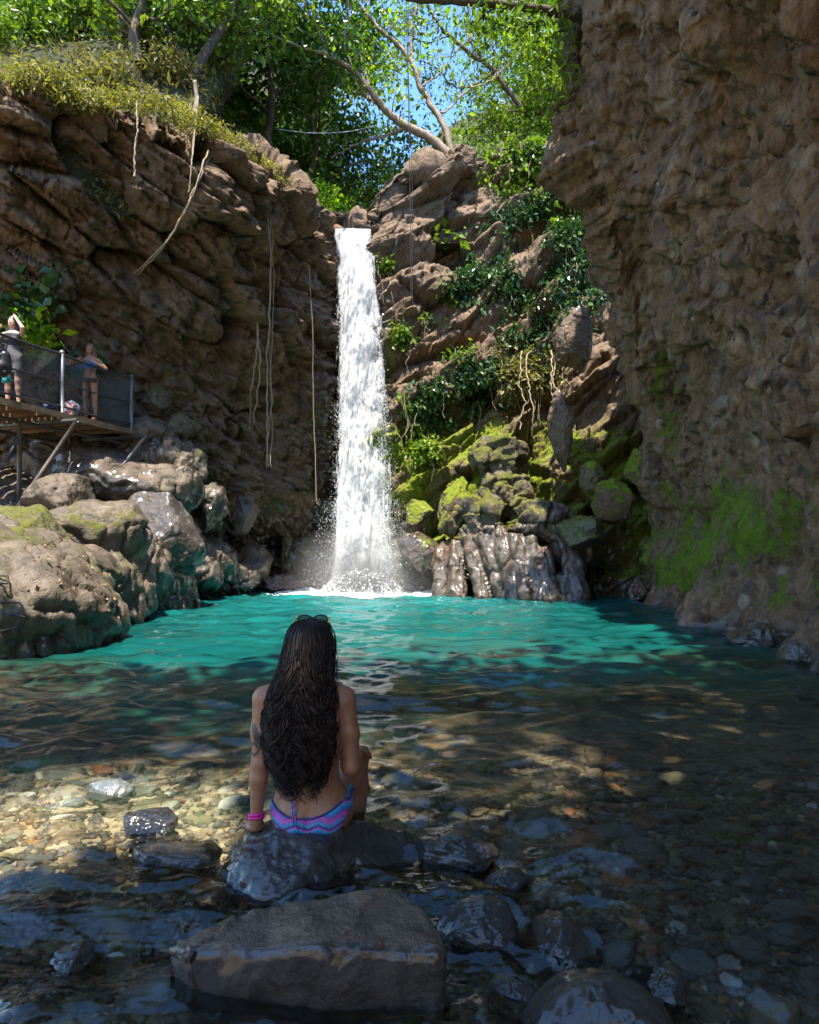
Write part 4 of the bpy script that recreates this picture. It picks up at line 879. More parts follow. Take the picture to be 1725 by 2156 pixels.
mb.build('trunk', M['bark_pale'], o); tw = np.array(tw); c = tw[rl.integers(0, len(tw), 1300)] + rl.normal(size=(1300, 3)) * 0.28
leaf_obj('crown', c, 0.15, M['leaf_lime'], o, 0.4, None, 33)
# thinner tree on the right slope and the dark branch coming in from the top
o = empty('slanting_tree', P(1090, 215, 26.5)); tag(o, 'thin tree slanting up to the left from the right slope across the sky', 'tree'); mb = MB(); tw = []
for pts, a, b in [([(1095, 225, 26.5), (1040, 150, 26.3), (1000, 118, 26.2), (945, 75, 26.0), (915, 35, 26.0), (885, -10, 26.0)], 0.10, 0.05), ([(1040, 150, 26.3), (1010, 172, 26.2), (965, 185, 26.1), (915, 140, 26.0), (880, 128, 26)], 0.045, 0.015), ([(1000, 118, 26.2), (985, 60, 26.3), (990, 0, 26.4)], 0.04, 0.02), ([(1060, 175, 26.4), (1040, 110, 26.6), (1035, 60, 26.8)], 0.035, 0.015), ([(945, 75, 26), (900, 90, 26.1), (860, 70, 26.2), (820, 20, 26.3)], 0.03, 0.012)]:
    q = spline([P(*s_) for s_ in pts], 40); q += rl.normal(size=(40, 3)) * 0.02; mb.tube(q, np.linspace(a, b, 40), 6)
    for k in range(8):
        i = rl.integers(8, 40); L = rl.uniform(0.5, 1.9); d = rl.normal(size=3); d /= np.linalg.norm(d); t_ = wig(q[i], q[i] + d * L, 8, 0.15, rl); mb.tube(t_, np.linspace(0.02, 0.006, 8), 4, cap=False); tw.append(t_[-1]); tw.append(t_[5])
mb.build('trunk', M['bark'], o); tw = np.array(tw); c = tw[rl.integers(0, len(tw), 1500)] + rl.normal(size=(1500, 3)) * 0.3
leaf_obj('crown', c, 0.16, M['leaf_mid'], o, 0.4, None, 34)
o = empty('overhanging_branch', P(1215, 30, 13.2)); tag(o, 'dark leafy branch reaching in from the top of the conglomerate wall', 'branch'); mb = MB(); cs = []
for pts, a, b in [([(1230, 40, 13.3), (1150, 22, 13.0), (1050, 8, 12.8), (960, 4, 12.6), (870, -4, 12.4), (800, -25, 12.2)], 0.09, 0.05), ([(1150, 22, 13), (1110, 55, 12.9), (1075, 60, 12.8)], 0.03, 0.012), ([(1215, 60, 13.2), (1160, 75, 13), (1130, 130, 12.9)], 0.03, 0.01), ([(1225, 110, 13.2), (1180, 150, 13), (1150, 190, 12.8)], 0.03, 0.01), ([(1060, 10, 12.8), (1020, 30, 12.8), (1000, 55, 12.7)], 0.02, 0.01)]:
    q = spline([P(*s_) for s_ in pts], 30); mb.tube(q + rl.normal(size=(30, 3)) * 0.008, np.linspace(a, b, 30), 6)
    if a < 0.05 : cs.append(q[rl.integers(6, 30, 170)] + rl.normal(size=(170, 3)) * np.array([0.28, 0.25, 0.18]))
    else: cs.append(q[rl.integers(2, 14, 220)] + rl.normal(size=(220, 3)) * np.array([0.35, 0.3, 0.2]))
mb.build('limb', M['bark'], o); leaf_obj('foliage', np.concatenate(cs), 0.15, M['leaf_mid'], o, 0.4, None, 35, 0.28)
# trees on the ridge, with visible dark trunks
for pts, lab in (([(290, 135, 17.5), (283, 90, 17.5), (284, 55, 17.5), (298, 15, 17.6), (310, -40, 17.6)], 'dark twin stemmed trunk on the ridge above the short pale root'), ([(405, 165, 19), (372, 100, 19), (340, 40, 19), (318, -30, 19)], 'thin dark trunk slanting left above the pale stump'), ([(402, 168, 18.6), (440, 100, 18.8), (480, 40, 19), (500, -20, 19)], 'thin dark trunk slanting right above the pale stump')):
    o = empty('ridge_tree', P(*pts[0])); tag(o, lab, 'tree', 'dark trunks on the ridge'); mb = MB(); q = spline([P(*s_) for s_ in pts], 30); mb.tube(q, np.linspace(0.16, 0.08, 30), 7); e = []
    for k in range(9):
        i = rl.integers(8, 30); d = rl.normal(size=3); d[2] = abs(d[2]); d /= np.linalg.norm(d); t_ = wig(q[i], q[i] + d * rl.uniform(0.8, 2.2), 9, 0.2, rl); mb.tube(t_, np.linspace(0.05, 0.012, 9), 5, cap=False); e += [t_[-1], t_[6], t_[4]]
    mb.build('trunk', M['bark'], o); e = np.array(e); leaf_obj('crown', e[rl.integers(0, len(e), 1500)] + rl.normal(size=(1500, 3)) * 0.4, 0.15, M['leaf_mid'], o, 0.3, None, int(pts[0][0]))
hang('tree_stump', 'pale broken stump standing on the mossy ridge', [(412, 235, 15.9), (414, 205, 15.9), (410, 170, 15.9)], 0.06, 0.05, 'bark_pale', None, 12, 0.02, 1, 'stump')
M['blackrope'] = simple('black_rope', (0.012, 0.012, 0.014), 0.6)
M['cable'] = simple('grey_cable', (0.35, 0.36, 0.37), 0.4)
hang('rope', 'left of two black ropes hanging down past the polished lip rock', [(856, -120, 19.0), (858, 120, 19.0), (862, 360, 19.2), (866, 640, 19.0)], 0.012, 0.012, 'blackrope', 'black ropes over the ledges', 40, 0.02, 1, 'rope')
hang('rope', 'right of two black ropes hanging down past the polished lip rock', [(862, -120, 19.2), (860, 140, 19.2), (868, 400, 19.3), (869, 650, 19.1)], 0.009, 0.009, 'blackrope', 'black ropes over the ledges', 40, 0.02, 1, 'rope')
hang('cable', 'thin grey cable strung across the gully behind the lip', [(585, 272, 22.0), (640, 279, 22.4), (690, 280, 22.8), (740, 276, 23.2), (800, 262, 23.6)], 0.011, 0.011, 'cable', None, 30, 0.0, 1, 'cable')
# saplings clinging to the left cliff behind the platform
GP = 'saplings on the left cliff'
def sapling(label, base, tips, n, size, mat, seed):
    b = P(*base); o = empty('sapling', b); tag(o, label, 'sapling', GP); rng = np.random.default_rng(seed); mb = MB(); e = []
    for t_ in tips:
        q = wig(b, P(*t_), 10, 0.08, rng); mb.tube(q, np.linspace(0.018, 0.006, 10), 5); e += [q[-1], q[8], q[6], q[7]]
    mb.build('stem', M['vine'], o); e = np.array(e); leaf_obj('foliage', e[rng.integers(0, len(e), n)] + rng.normal(size=(n, 3)) * np.array([0.2, 0.2, 0.13]), size, M[mat], o, 0.25, None, seed, 0.42)
sapling('tall leafy sapling behind the railing at the left edge', (80, 745, 14.8), [(20, 625, 14.4), (60, 580, 14.6), (95, 610, 14.6), (110, 560, 14.8), (30, 660, 14.4)], 420, 0.19, 'leaf_ivy', 701)
sapling('bushy lime sapling right behind the left person', (75, 750, 14.6), [(60, 690, 14.5), (90, 700, 14.5), (70, 660, 14.5)], 260, 0.17, 'leaf_lime', 702)
sapling('large leaved plant standing beside the blue bikini person', (150, 780, 15.2), [(138, 735, 15.1), (160, 725, 15.2), (150, 745, 15.1)], 16, 0.42, 'leaf_ivy', 703)
sapling('spindly sapling in the dark recess high on the left cliff', (95, 470, 15.5), [(80, 385, 15.2), (120, 380, 15.3), (150, 395, 15.4), (110, 430, 15.3)], 260, 0.17, 'leaf_ivy', 704)
sapling('sapling with spreading leaves in the middle of the left recess', (105, 590, 16.0), [(80, 500, 15.6), (130, 500, 15.8), (165, 510, 15.9), (60, 560, 15.6)], 240, 0.17, 'leaf_dark', 705)
sapling('small shrub on the cliff right of the hanging liana', (215, 660, 17.3), [(205, 620, 17.0), (235, 630, 17.0), (220, 650, 17.0)], 150, 0.16, 'leaf_ivy', 706)
sapling('sparse plant under the thick creeping root', (215, 440, 16.5), [(190, 400, 16.3), (230, 420, 16.3), (205, 470, 16.3)], 130, 0.14, 'leaf_ivy', 707)
# unseen trees added above and behind the camera, crowns shaped to shade the shallows
GS = 'unseen shade trees added over the shallows'
def shade(label, base, blobs, seed, n=1250):
    o = empty('unseen_shade_tree', base); tag(o, label, 'tree', GS); rng = np.random.default_rng(seed); mb = MB(); cs = []
    b = np.array(base, float); c0 = np.mean([q[:3] for q in blobs], 0); fork = b * 0.4 + c0 * 0.6
    mb.tube(wig(b - V3(0, 0, 0.5), fork, 12, 0.5, rng), np.linspace(0.3, 0.16, 12), 8)
    for x, y, z, r in blobs:
        e = V3(x, y - 1.6, z); lm = wig(fork, e, 10, 0.4, rng); mb.tube(lm, np.linspace(0.13, 0.03, 10), 6)
        m = int(n * (r / 2.0) ** 2); d = rng.normal(size=(m, 3)); d /= np.linalg.norm(d, axis=1)[:, None]; cs.append(e + d * (rng.random(m) ** 0.55)[:, None] * r * np.array([1.1, 1.1, 0.45]))
    c = np.concatenate(cs); gx = c[:, 0] - c[:, 2] * SUN.x / SUN.z; gy = c[:, 1] - c[:, 2] * SUN.y / SUN.z      # leaves cut out of the crown to shape the sun patch on the left shallows
    gap = ((gx + 1.85) / 1.45) ** 2 + ((gy - 3.30 - 0.05 * (gx + 1.7)) / 0.62) ** 2 < 1 + 0.5 * noise(np.stack([gx * 2, gy * 3, 0 * gx], -1), 5); gap |= rng.random(len(c)) < np.clip((gy - 5.0) / 3.2, 0, 0.8); cs = [c[~gap]]
    mb.build('trunk', M['bark'], o); leaf_obj('crown', np.concatenate(cs), 0.34, M['leaf_mid'], o, 0.2, None, seed, 0.42)
shade('unseen spreading tree added on top of the conglomerate wall to shade the shallows', (5.6, 0.5, 17), [(3.6, 4.3, 12.5, 2.4), (3.8, 0.6, 12, 2.6), (1.0, 4.3, 12.5, 2.2), (1.0, 1.0, 11.5, 2.5), (-1.0, 3.6, 12.8, 1.9), (5.6, 3.0, 12.5, 2.2), (2.4, 2.6, 12, 2.0)], 801)
shade('unseen tree added at the left behind the camera to shade the shallows', (-7.5, -1.5, 1.5), [(-5.2, 3.0, 11.5, 2.2), (-5.6, 0.4, 11, 2.2), (-3.0, 0.2, 11.0, 2.2), (-2.7, 3.6, 12.0, 1.9), (-7.2, 1.6, 11, 2)], 802)
shade('unseen tree added behind the camera to shade the nearest rocks', (0.5, -7, 0.8), [(1.6, -0.7, 11.5, 1.9), (-1.2, -0.6, 11, 1.9), (-0.1, -0.5, 11.5, 1.2)], 803)
# ------------------------------------------------------------------ boulders
def stone_verts(sub, seed, r, rough=0.28, flat=0.0, cuts=5, fine=0.05):
    v, f = ico(sub); rng = np.random.default_rng(seed); v = v.copy()
    v = v * (1 + rough * fbm(v * 1.1 + rng.uniform(0, 90), 3, seed)[:, None])
    for _ in range(cuts):                                      # worn planes
        d = rng.normal(size=3); d /= np.linalg.norm(d); h = rng.uniform(0.50, 0.82); s = v @ d - h; v -= np.where(s > 0, s * 0.82, 0)[:, None] * d
    v = v * np.array(r, float)
    nrm = vnormals(v, f); m = float(np.mean(r)); q = v / m
    v = v + nrm * ((fbm(q * 2.6 + seed, 4, seed + 1) * fine + 0.35 * fine * fbm(q * 9, 3, seed + 2)) * m)[:, None]
    return v, f
def boulder(label, c, r, seed, mat='bank', rz=0.0, tilt=(0, 0), sub=6, rough=0.30, cuts=9, fine=0.045, moss=None, wetz=0.25, name='boulder', cat='boulder', group=None, wet=0.0, flutes=0.0, facet=0.0, rust=0.0):
    v, f = stone_verts(sub, seed, r, rough, 0, cuts, fine); R_ = np.array(Euler((tilt[0], tilt[1], rz)).to_matrix()); v = v @ R_.T
    if facet: n = vnormals(v, f); v = v + n * (facet * facets(v + seed, float(np.mean(r)) * 0.7, seed + 5, 0.8, 0.25))[:, None]
    w = v + np.array(c)
    if flutes:      # vertical runnels worn by water
        n = vnormals(v, f); k = noise(np.stack([w[:, 0] * 5, w[:, 1] * 5, w[:, 2] * 0.6], -1), seed + 9); v = v + n * (flutes * -np.abs(k) * sstep(0.9, 0.1, w[:, 2]))[:, None]
    n = vnormals(v, f); ns = fbm(w * 1.3, 3, seed + 4)
    mo = np.zeros(len(v)) if moss is None else np.clip(moss * (0.25 + 0.75 * sstep(0.0, 0.6, n[:, 2])) + 0.45 * ns * (moss > 0), 0, 1)
    wt = np.clip(np.maximum(wet, sstep(wetz, wetz * 0.3, w[:, 2] + 0.1 * ns) * 0.95), 0, 1)
    me = raw_mesh(name, v, f, True, {'moss': mo, 'wet': wt, 'rust': np.clip(rust * (0.5 + ns) * sstep(0.9, 0.2, w[:, 2]), 0, 1)})
    o = obj(name, me, M[mat], None, c); return tag(o, label, cat, group)
def B(u, v, Y, *a): return tuple(P(u, v, Y))
# left bank, from the near corner towards the fall
boulder('brown boulder furred with olive moss at the left edge', B(60, 1140, 10.4), (0.75, 0.9, 0.62), 12, moss=0.72, rough=0.25)
boulder('big dark block with a flat lit top in the middle of the bank', B(345, 1135, 14.6), (0.95, 1.0, 1.05), 16, moss=0.0, wet=0.8, cuts=12, rough=0.25)
boulder('dark rounded boulder deep under the platform', B(140, 1055, 13.4), (0.70, 0.8, 0.55), 20, cuts=3, rough=0.15)
boulder('dark boulder behind the vertical platform post', B(20, 1050, 14.5), (0.8, 1.0, 0.6), 21, cuts=4)
boulder('white wet rock catching the sun at the tip of the bank', B(437, 1070, 17.2), (0.50, 0.55, 0.62), 22, wet=0.35, cuts=8, rough=0.32, facet=0.05)
boulder('tan pitted rock standing apart near the cave', B(515, 1090, 18.4), (0.42, 0.45, 0.56), 23, cuts=6, rough=0.35, facet=0.04)
boulder('low red brown rock shelf beside the splash', B(585, 1225, 20.0), (0.75, 0.7, 0.35), 27, wet=0.9, rust=0.9)
boulder('long rock leaning below the mossy rubble', B(385, 1000, 17.0), (0.55, 0.6, 0.9), 28, cuts=7, moss=0.2)
for i, (u, v, Y, r, lab) in enumerate([(330, 850, 17.4, 0.50, 'topmost mossy rock of the rubble beside the platform end'), (375, 900, 17.3, 0.48, 'mossy rock on the right slope of the rubble'), (300, 915, 16.8, 0.55, 'pale rock of the rubble just under the platform end'), (350, 950, 17.0, 0.55, 'rounded rock in the middle of the rubble'), (400, 965, 17.4, 0.45, 'rightmost rock of the rubble, tinged yellow'), (275, 870, 17.0, 0.5, 'rock of the rubble behind the end railing post'), (395, 1000, 17.6, 0.42, 'lowest mossy rock of the rubble')]):
    boulder(lab, B(u, v, Y), (r, r * 0.95, r * 0.85), 40 + i, moss=0.62 if i in (0, 1, 4, 6) else 0.35, facet=0.05, cuts=6, sub=5, group='mossy rubble beside the platform')
# foot of the right cliff
boulder('bright green mossy rock beside the foot of the fall', B(955, 1075, 18.7), (0.55, 0.6, 0.85), 51, 'cliff_r', moss=1.3, cuts=5, facet=0.04)
boulder('low mossy rock between the fall and the bright green one', B(885, 1080, 19.3), (0.55, 0.5, 0.5), 52, 'cliff_r', moss=1.1, wet=0.2)
boulder('reddish wet rock at the right of the splash', B(885, 1165, 18.9), (0.65, 0.6, 0.6), 53, 'cliff_r', wet=0.9, rust=0.75, moss=0.2)
boulder('large dark boulder with a green cap below the moss slope', B(1215, 1125, 17.0), (0.72, 0.7, 0.55), 61, 'bank', wet=0.4, moss=0.8, cuts=7)
boulder('vivid green dome of moss in the middle of the moss slope', B(1290, 1060, 17.1), (0.52, 0.5, 0.58), 62, 'cliff_r', moss=1.3, cuts=3)
boulder('mossy stone above the vivid green dome', B(1250, 1000, 17.5), (0.45, 0.45, 0.40), 63, 'cliff_r', moss=1.2)
boulder('mossy stone with a pointed tip right of the dome', B(1345, 990, 17.3), (0.33, 0.4, 0.5), 64, 'cliff_r', moss=1.1, cuts=7)
boulder('polished brown block at the top of the jointed column', B(1205, 720, 18.7), (0.62, 0.6, 1.0), 67, 'cliff_r', tilt=(0.1, 0.25), cuts=16, rough=0.12, wet=0.25, facet=0.05)
boulder('jointed brown column standing in the moss slope', B(1180, 905, 18.3), (0.40, 0.45, 1.15), 69, 'cliff_r', cuts=16, rough=0.1, wet=0.2, facet=0.04)
boulder('dark overhanging block on the top slope near the conglomerate wall', B(1215, 390, 22.0), (0.75, 0.7, 0.8), 70, 'cliff_r', cuts=9, rough=0.2)
boulder('angular dark block on the crest of the right cliff', B(975, 345, 22.9), (0.65, 0.7, 0.5), 71, 'cliff_r', cuts=9, rough=0.25, facet=0.1)
boulder('red and white stained stone at the waterline under the wall', B(1345, 1245, 16.4), (0.28, 0.3, 0.35), 72, 'cliff_r', rust=1.0, wet=0.4)
boulder('grey stone at the near foot of the conglomerate wall', B(1690, 1375, 7.7), (0.30, 0.32, 0.22), 73, 'bank', wet=0.2)
boulder('pale knobbly stone at the foot of the conglomerate wall', B(1590, 1345, 9.0), (0.42, 0.4, 0.22), 74, 'bank', wet=0.2, rust=0.15)
OC = SDF((0.0, 15.6, -0.7), (5.0, 19.8, 4.2), 0.032)
OC.ball(P(1050, 965, 18.5), (0.72, 0.6, 0.62), 0.1).ball(P(1060, 1045, 18.4), (0.85, 0.7, 0.75), 0.1).ball(P(1140, 1100, 17.9), (0.95, 0.7, 0.55), 0.1).ball(P(1210, 1150, 17.6), (0.7, 0.7, 0.7), 0.1).ball(P(960, 1180, 18.6), (0.7, 0.6, 0.6), 0.1)
for a, b, ra, rb in [((1000, 1065, 18.1), (1062, 1262, 17.0), 0.30, 0.26), ((1040, 1080, 17.8), (1085, 1262, 16.8), 0.27, 0.22), ((985, 1120, 18.1), (1015, 1262, 17.2), 0.22, 0.26), ((960, 1150, 18.2), (965, 1262, 17.5), 0.22, 0.3), ((930, 1180, 18.4), (925, 1262, 17.9), 0.22, 0.25), ((1085, 1135, 17.3), (1112, 1262, 16.6), 0.24, 0.2), ((1120, 1140, 17.2), (1140, 1262, 16.5), 0.2, 0.2), ((1150, 1165, 17.0), (1165, 1262, 16.4), 0.24, 0.24), ((1205, 1170, 17.0), (1212, 1262, 16.4), 0.34, 0.34), ((1095, 1100, 17.8), (1175, 1125, 17.3), 0.3, 0.25)]:
    OC.limb(P(*a), P(*b), ra, rb, 0.035)
ov, oq = OC.mesh(2); on = vnormals(ov, oq[:, :3])
od = 0.08 * fbm(ov * 1.3, 3, 211) + 0.05 * facets(ov * np.array([1, 1, 0.6]), 0.6, 212, 0.7, 0.4) + 0.006 * fbm(ov * 6, 3, 213) - 0.10 * np.abs(noise(np.stack([ov[:, 0] * 4 + ov[:, 2], ov[:, 1] * 4, ov[:, 2] * 0.6], -1), 214)) * sstep(2.2, 1.2, ov[:, 2])
od = od + sstep(1.2, 2.0, ov[:, 2]) * (0.20 * facets(ov * np.array([1, 1, 1.4]), 0.7, 216, 0.9, 0.3) + 0.12 * fbm(ov * 2.2, 3, 217))
ov = ov + on * od[:, None]; on = vnormals(ov, oq[:, :3]); ons = fbm(ov * 1.2, 3, 215); oc = ov.mean(0)
o = obj('rock_outcrop', raw_mesh('rock_outcrop', ov - oc, oq, True, {'moss': np.clip(sstep(1.2, 2.2, ov[:, 2] + 0.6 * ons) * (0.25 + 0.5 * ons + 0.4 * sstep(0.1, 0.6, on[:, 2])), 0, 1), 'wet': np.clip(sstep(2.6, 1.2, ov[:, 2] + 0.5 * ons), 0, 1) * 0.6, 'rust': np.clip(0.30 * sstep(0.05, 0.5, ons) * sstep(0.4, 1.0, ov[:, 2]) * sstep(2.4, 1.7, ov[:, 2]), 0, 0.5)}), M['bank'], None, oc); tag(o, 'smooth fluted dark outcrop of leaning columns at the waterline right of the fall', 'rock')
# fallen leaves caught in the hollows of the bank and of the moss slope
M['litter'] = leaf_mat('fallen_leaf', [(0, (0.06, 0.03, 0.015)), (0.5, (0.20, 0.11, 0.05)), (1, (0.40, 0.27, 0.13))], 0.1, 0.7)
rf2 = np.random.default_rng(61); w_ = (kn[:, 2] > 0.35) * np.maximum(0, noise(kv * 0.9, 221) + 0.05) * (kv[:, 2] > 0.3) * (kv[:, 0] > -7.5); w_ /= w_.sum(); i_ = rf2.choice(len(kv), 1500, p=w_); c1 = kv[i_] + kn[i_] * 0.02
w2 = (NC[:, 2] > 0.2) * np.exp(-((uC_ - 1180) / 130) ** 2 - ((vC_ - 1030) / 70) ** 2) * np.maximum(0, noise(GCf * 1.2, 222) + 0.1); w2 /= w2.sum(); i_ = rf2.choice(len(GCf), 900, p=w2); c2 = GCf[i_] + NC[i_] * 0.05
tag(leaf_obj('leaf_litter', np.concatenate([c1, c2]), 0.05, M['litter'], None, 0.0, None, 62, 0.36), 'brown fallen leaves lying in the hollows of the rocks', None, None, 'stuff')
# rocks in front
boulder('wet black boulder the woman sits on', (-0.36, 2.82, -0.145), (0.44, 0.46, 0.29), 81, 'darkrock', rough=0.10, cuts=2, fine=0.05, wetz=0.02, wet=0.8, name='seat_boulder', sub=7)
def slab(label, top, zb, seed, mat, grow=0.03):
    bm = bmesh.new()
    for (u, v, z) in top:
        Y = (CH - z) * FPX / (v - VH); p = P(u, v, Y); bm.verts.new(p); c = np.array([0.05, 2.03, 0]); d = p - c; d[2] = 0; d /= np.linalg.norm(d); q = p + d * grow; q[2] = zb; bm.verts.new(q)
    bmesh.ops.convex_hull(bm, input=bm.verts[:]); bmesh.ops.dissolve_limit(bm, angle_limit=0.08, verts=bm.verts[:], edges=bm.edges[:])
    bmesh.ops.bevel(bm, geom=bm.edges[:], offset=0.022, segments=2, affect='EDGES', profile=0.5)
    bmesh.ops.triangulate(bm, faces=bm.faces[:])
    for _ in range(5):
        lg = [e for e in bm.edges if e.calc_length() > 0.014]
        if not lg: break
        bmesh.ops.subdivide_edges(bm, edges=lg, cuts=1); bmesh.ops.triangulate(bm, faces=bm.faces[:])
    bm.normal_update(); bm.verts.index_update(); v = np.array([q.co[:] for q in bm.verts]); n = np.array([q.normal[:] for q in bm.verts]); f = np.array([[q.index for q in g.verts] for g in bm.faces]); bm.free()
    v = v + n * (0.018 * fbm(v * 4.5, 3, seed) + 0.008 * facets(v, 0.12, seed + 1, 0.9, 0.1) + 0.003 * fbm(v * 28, 3, seed + 2))[:, None]
    c = v.mean(0); o = obj('flat_rock', raw_mesh('flat_rock', v - c, f, True, {'moss': np.zeros(len(v)), 'wet': np.clip(sstep(-0.25, -0.6, n[:, 1] + 0.15 * fbm(v * 5, 2, 4)) + sstep(0.02, -0.02, v[:, 2]), 0, 1), 'rust': np.zeros(len(v))}), M[mat], None, c); return tag(o, label, 'rock')
M['slabrock'] = rock_mat('brown_grey_wet_rock', (0.05, 0.032, 0.018), (0.165, 0.108, 0.064), (0.24, 0.165, 0.105), 3.0, 0.30, 1.0)
slab('big wedge shaped brown slab in front of the black boulder', [(352, 1985, 0.13), (375, 2010, 0.12), (420, 2000, 0.15), (520, 1925, 0.15), (690, 1890, 0.17), (830, 1856, 0.19), (905, 1905, 0.18), (940, 1985, 0.15), (935, 2010, 0.14), (640, 1995, 0.16)], -0.25, 91, 'slabrock')
boulder('shiny rounded rock right of the wedge shaped slab', (0.225, 2.24, -0.02), (0.135, 0.14, 0.115), 82, 'darkrock', wet=0.8, rough=0.12, cuts=4, wetz=0.02, fine=0.04)
boulder('wet rock with a thin sheet of water over it, right of the shiny one', (0.46, 2.20, -0.055), (0.15, 0.16, 0.115), 83, 'darkrock', wet=0.8, rough=0.15, cuts=4, wetz=0.05, fine=0.05)
boulder('big black rock at the bottom edge right of the slab', (0.50, 1.77, -0.085), (0.215, 0.20, 0.215), 84, 'darkrock', wet=0.8, rough=0.10, cuts=4, wetz=0.02, fine=0.04)
boulder('dark rock just breaking the water right behind the seat', B(960, 1800, 2.85), (0.20, 0.16, 0.09), 85, 'darkrock', wet=0.8, rough=0.15, wetz=0.02)
boulder('dark hump breaking the sunny water at the left', (-1.22, 3.22, -0.05), (0.16, 0.14, 0.085), 86, 'darkrock', wet=0.8, rough=0.12, wetz=0.02)
boulder('dark low hump left of the hand on the boulder', (-1.0, 2.85, -0.06), (0.22, 0.18, 0.085), 87, 'darkrock', wet=0.8, rough=0.15, wetz=0.02)
for k, (x, y, z, r, lab) in enumerate([(0.13, 2.50, -0.06, (0.12, 0.09, 0.085), 'small wet black rock between the seat boulder and the shiny rounded rock'), (-0.78, 2.36, -0.075, (0.17, 0.12, 0.085), 'low brown black rock just under the surface left of the slab'), (-1.05, 2.10, -0.08, (0.15, 0.11, 0.085), 'low dark rock in the riffle at the lower left'), (0.30, 1.95, -0.07, (0.10, 0.08, 0.085), 'small dark rock wedged between the slab and the big black rock'), (0.72, 2.02, -0.085, (0.13, 0.10, 0.10), 'smooth dark rock right of the one with a sheet of water'), (0.36, 2.62, -0.075, (0.14, 0.10, 0.085), 'flat dark rock behind the shiny rounded rock'), (-1.35, 2.45, -0.08, (0.16, 0.12, 0.09), 'dark rock awash at the left edge of the riffle'), (0.80, 1.72, -0.09, (0.13, 0.12, 0.11), 'dark stone right of the big black rock at the bottom edge')]):
    boulder(lab, (x, y, z), r, 130 + k, 'darkrock', rough=0.15, wetz=0.02, wet=0.6, rz=k * 0.7)
M['palestone'] = rock_mat('pale_blue_stone', (0.25, 0.27, 0.26), (0.42, 0.45, 0.43), (0.55, 0.58, 0.55), 2, 0.5, 0.2)
boulder('pale blue grey stone on the edge of the sunny shallows', (-1.62, 3.66, -0.06), (0.14, 0.11, 0.07), 88, 'palestone', rough=0.1, cuts=3)
M['tanstone'] = rock_mat('tan_stone', (0.13, 0.10, 0.05), (0.24, 0.19, 0.10), (0.30, 0.25, 0.15), 3, 0.6, 0.3)
boulder('broad tan stone under the clear water right of the seat', (0.56, 2.66, -0.11), (0.17, 0.13, 0.07), 89, 'tanstone', rough=0.15, cuts=3)
# river stones and pebbles lying on the bed
scol = [('grey_stone', (0.101, 0.092, 0.078), (0.230, 0.205, 0.173), (0.324, 0.290, 0.243), 'grey'), ('brown_stone', (0.108, 0.074, 0.043), (0.270, 0.186, 0.108), (0.365, 0.270, 0.169), 'brown'), ('olive_stone', (0.088, 0.081, 0.041), (0.209, 0.189, 0.095), (0.284, 0.257, 0.149), 'olive'),
        ('teal_stone', (0.081, 0.095, 0.084), (0.176, 0.196, 0.169), (0.257, 0.270, 0.230), 'blue grey'), ('red_stone', (0.162, 0.061, 0.034), (0.338, 0.135, 0.068), (0.432, 0.209, 0.108), 'reddish'), ('orange_stone', (0.338, 0.135, 0.041), (0.513, 0.243, 0.081), (0.675, 0.378, 0.135), 'orange'), ('white_stone', (0.540, 0.513, 0.446), (0.750, 0.750, 0.675), (0.750, 0.750, 0.750), 'white')]
for nme, a, b_, c_, _ in scol: M[nme] = rock_mat(nme, a, b_, c_, 5, 0.55, 0.3)
shapes = []
for k in range(10):
    v, f = stone_verts(4, 900 + k, (1, RR.uniform(0.65, 0.9), RR.uniform(0.35, 0.55)), 0.2, 0, 4, 0.05); shapes.append(raw_mesh('river_stone', v, f, True))
smesh = {}
rs = np.random.default_rng(55); placed = [(-0.36, 2.82, 0.5), (0.0, 2.03, 0.42), (0.225, 2.24, 0.16), (0.46, 2.2, 0.17), (0.5, 1.72, 0.24), (0.05, 2.85, 0.2), (-1.22, 3.22, 0.2), (-1, 2.85, 0.2), (-1.62, 3.66, 0.17), (0.56, 2.66, 0.2), (0.13, 2.5, .12), (-.78, 2.36, .17), (-1.05, 2.1, .15), (.3, 1.95, .1), (.72, 2.02, .13), (.36, 2.62, .14), (-1.35, 2.45, .16), (.8, 1.72, .13)]
def bed_at(x, y): return bedz(np.array([[x]]), np.array([[y]]))[0, 0]
cnt = 0; tries = 0
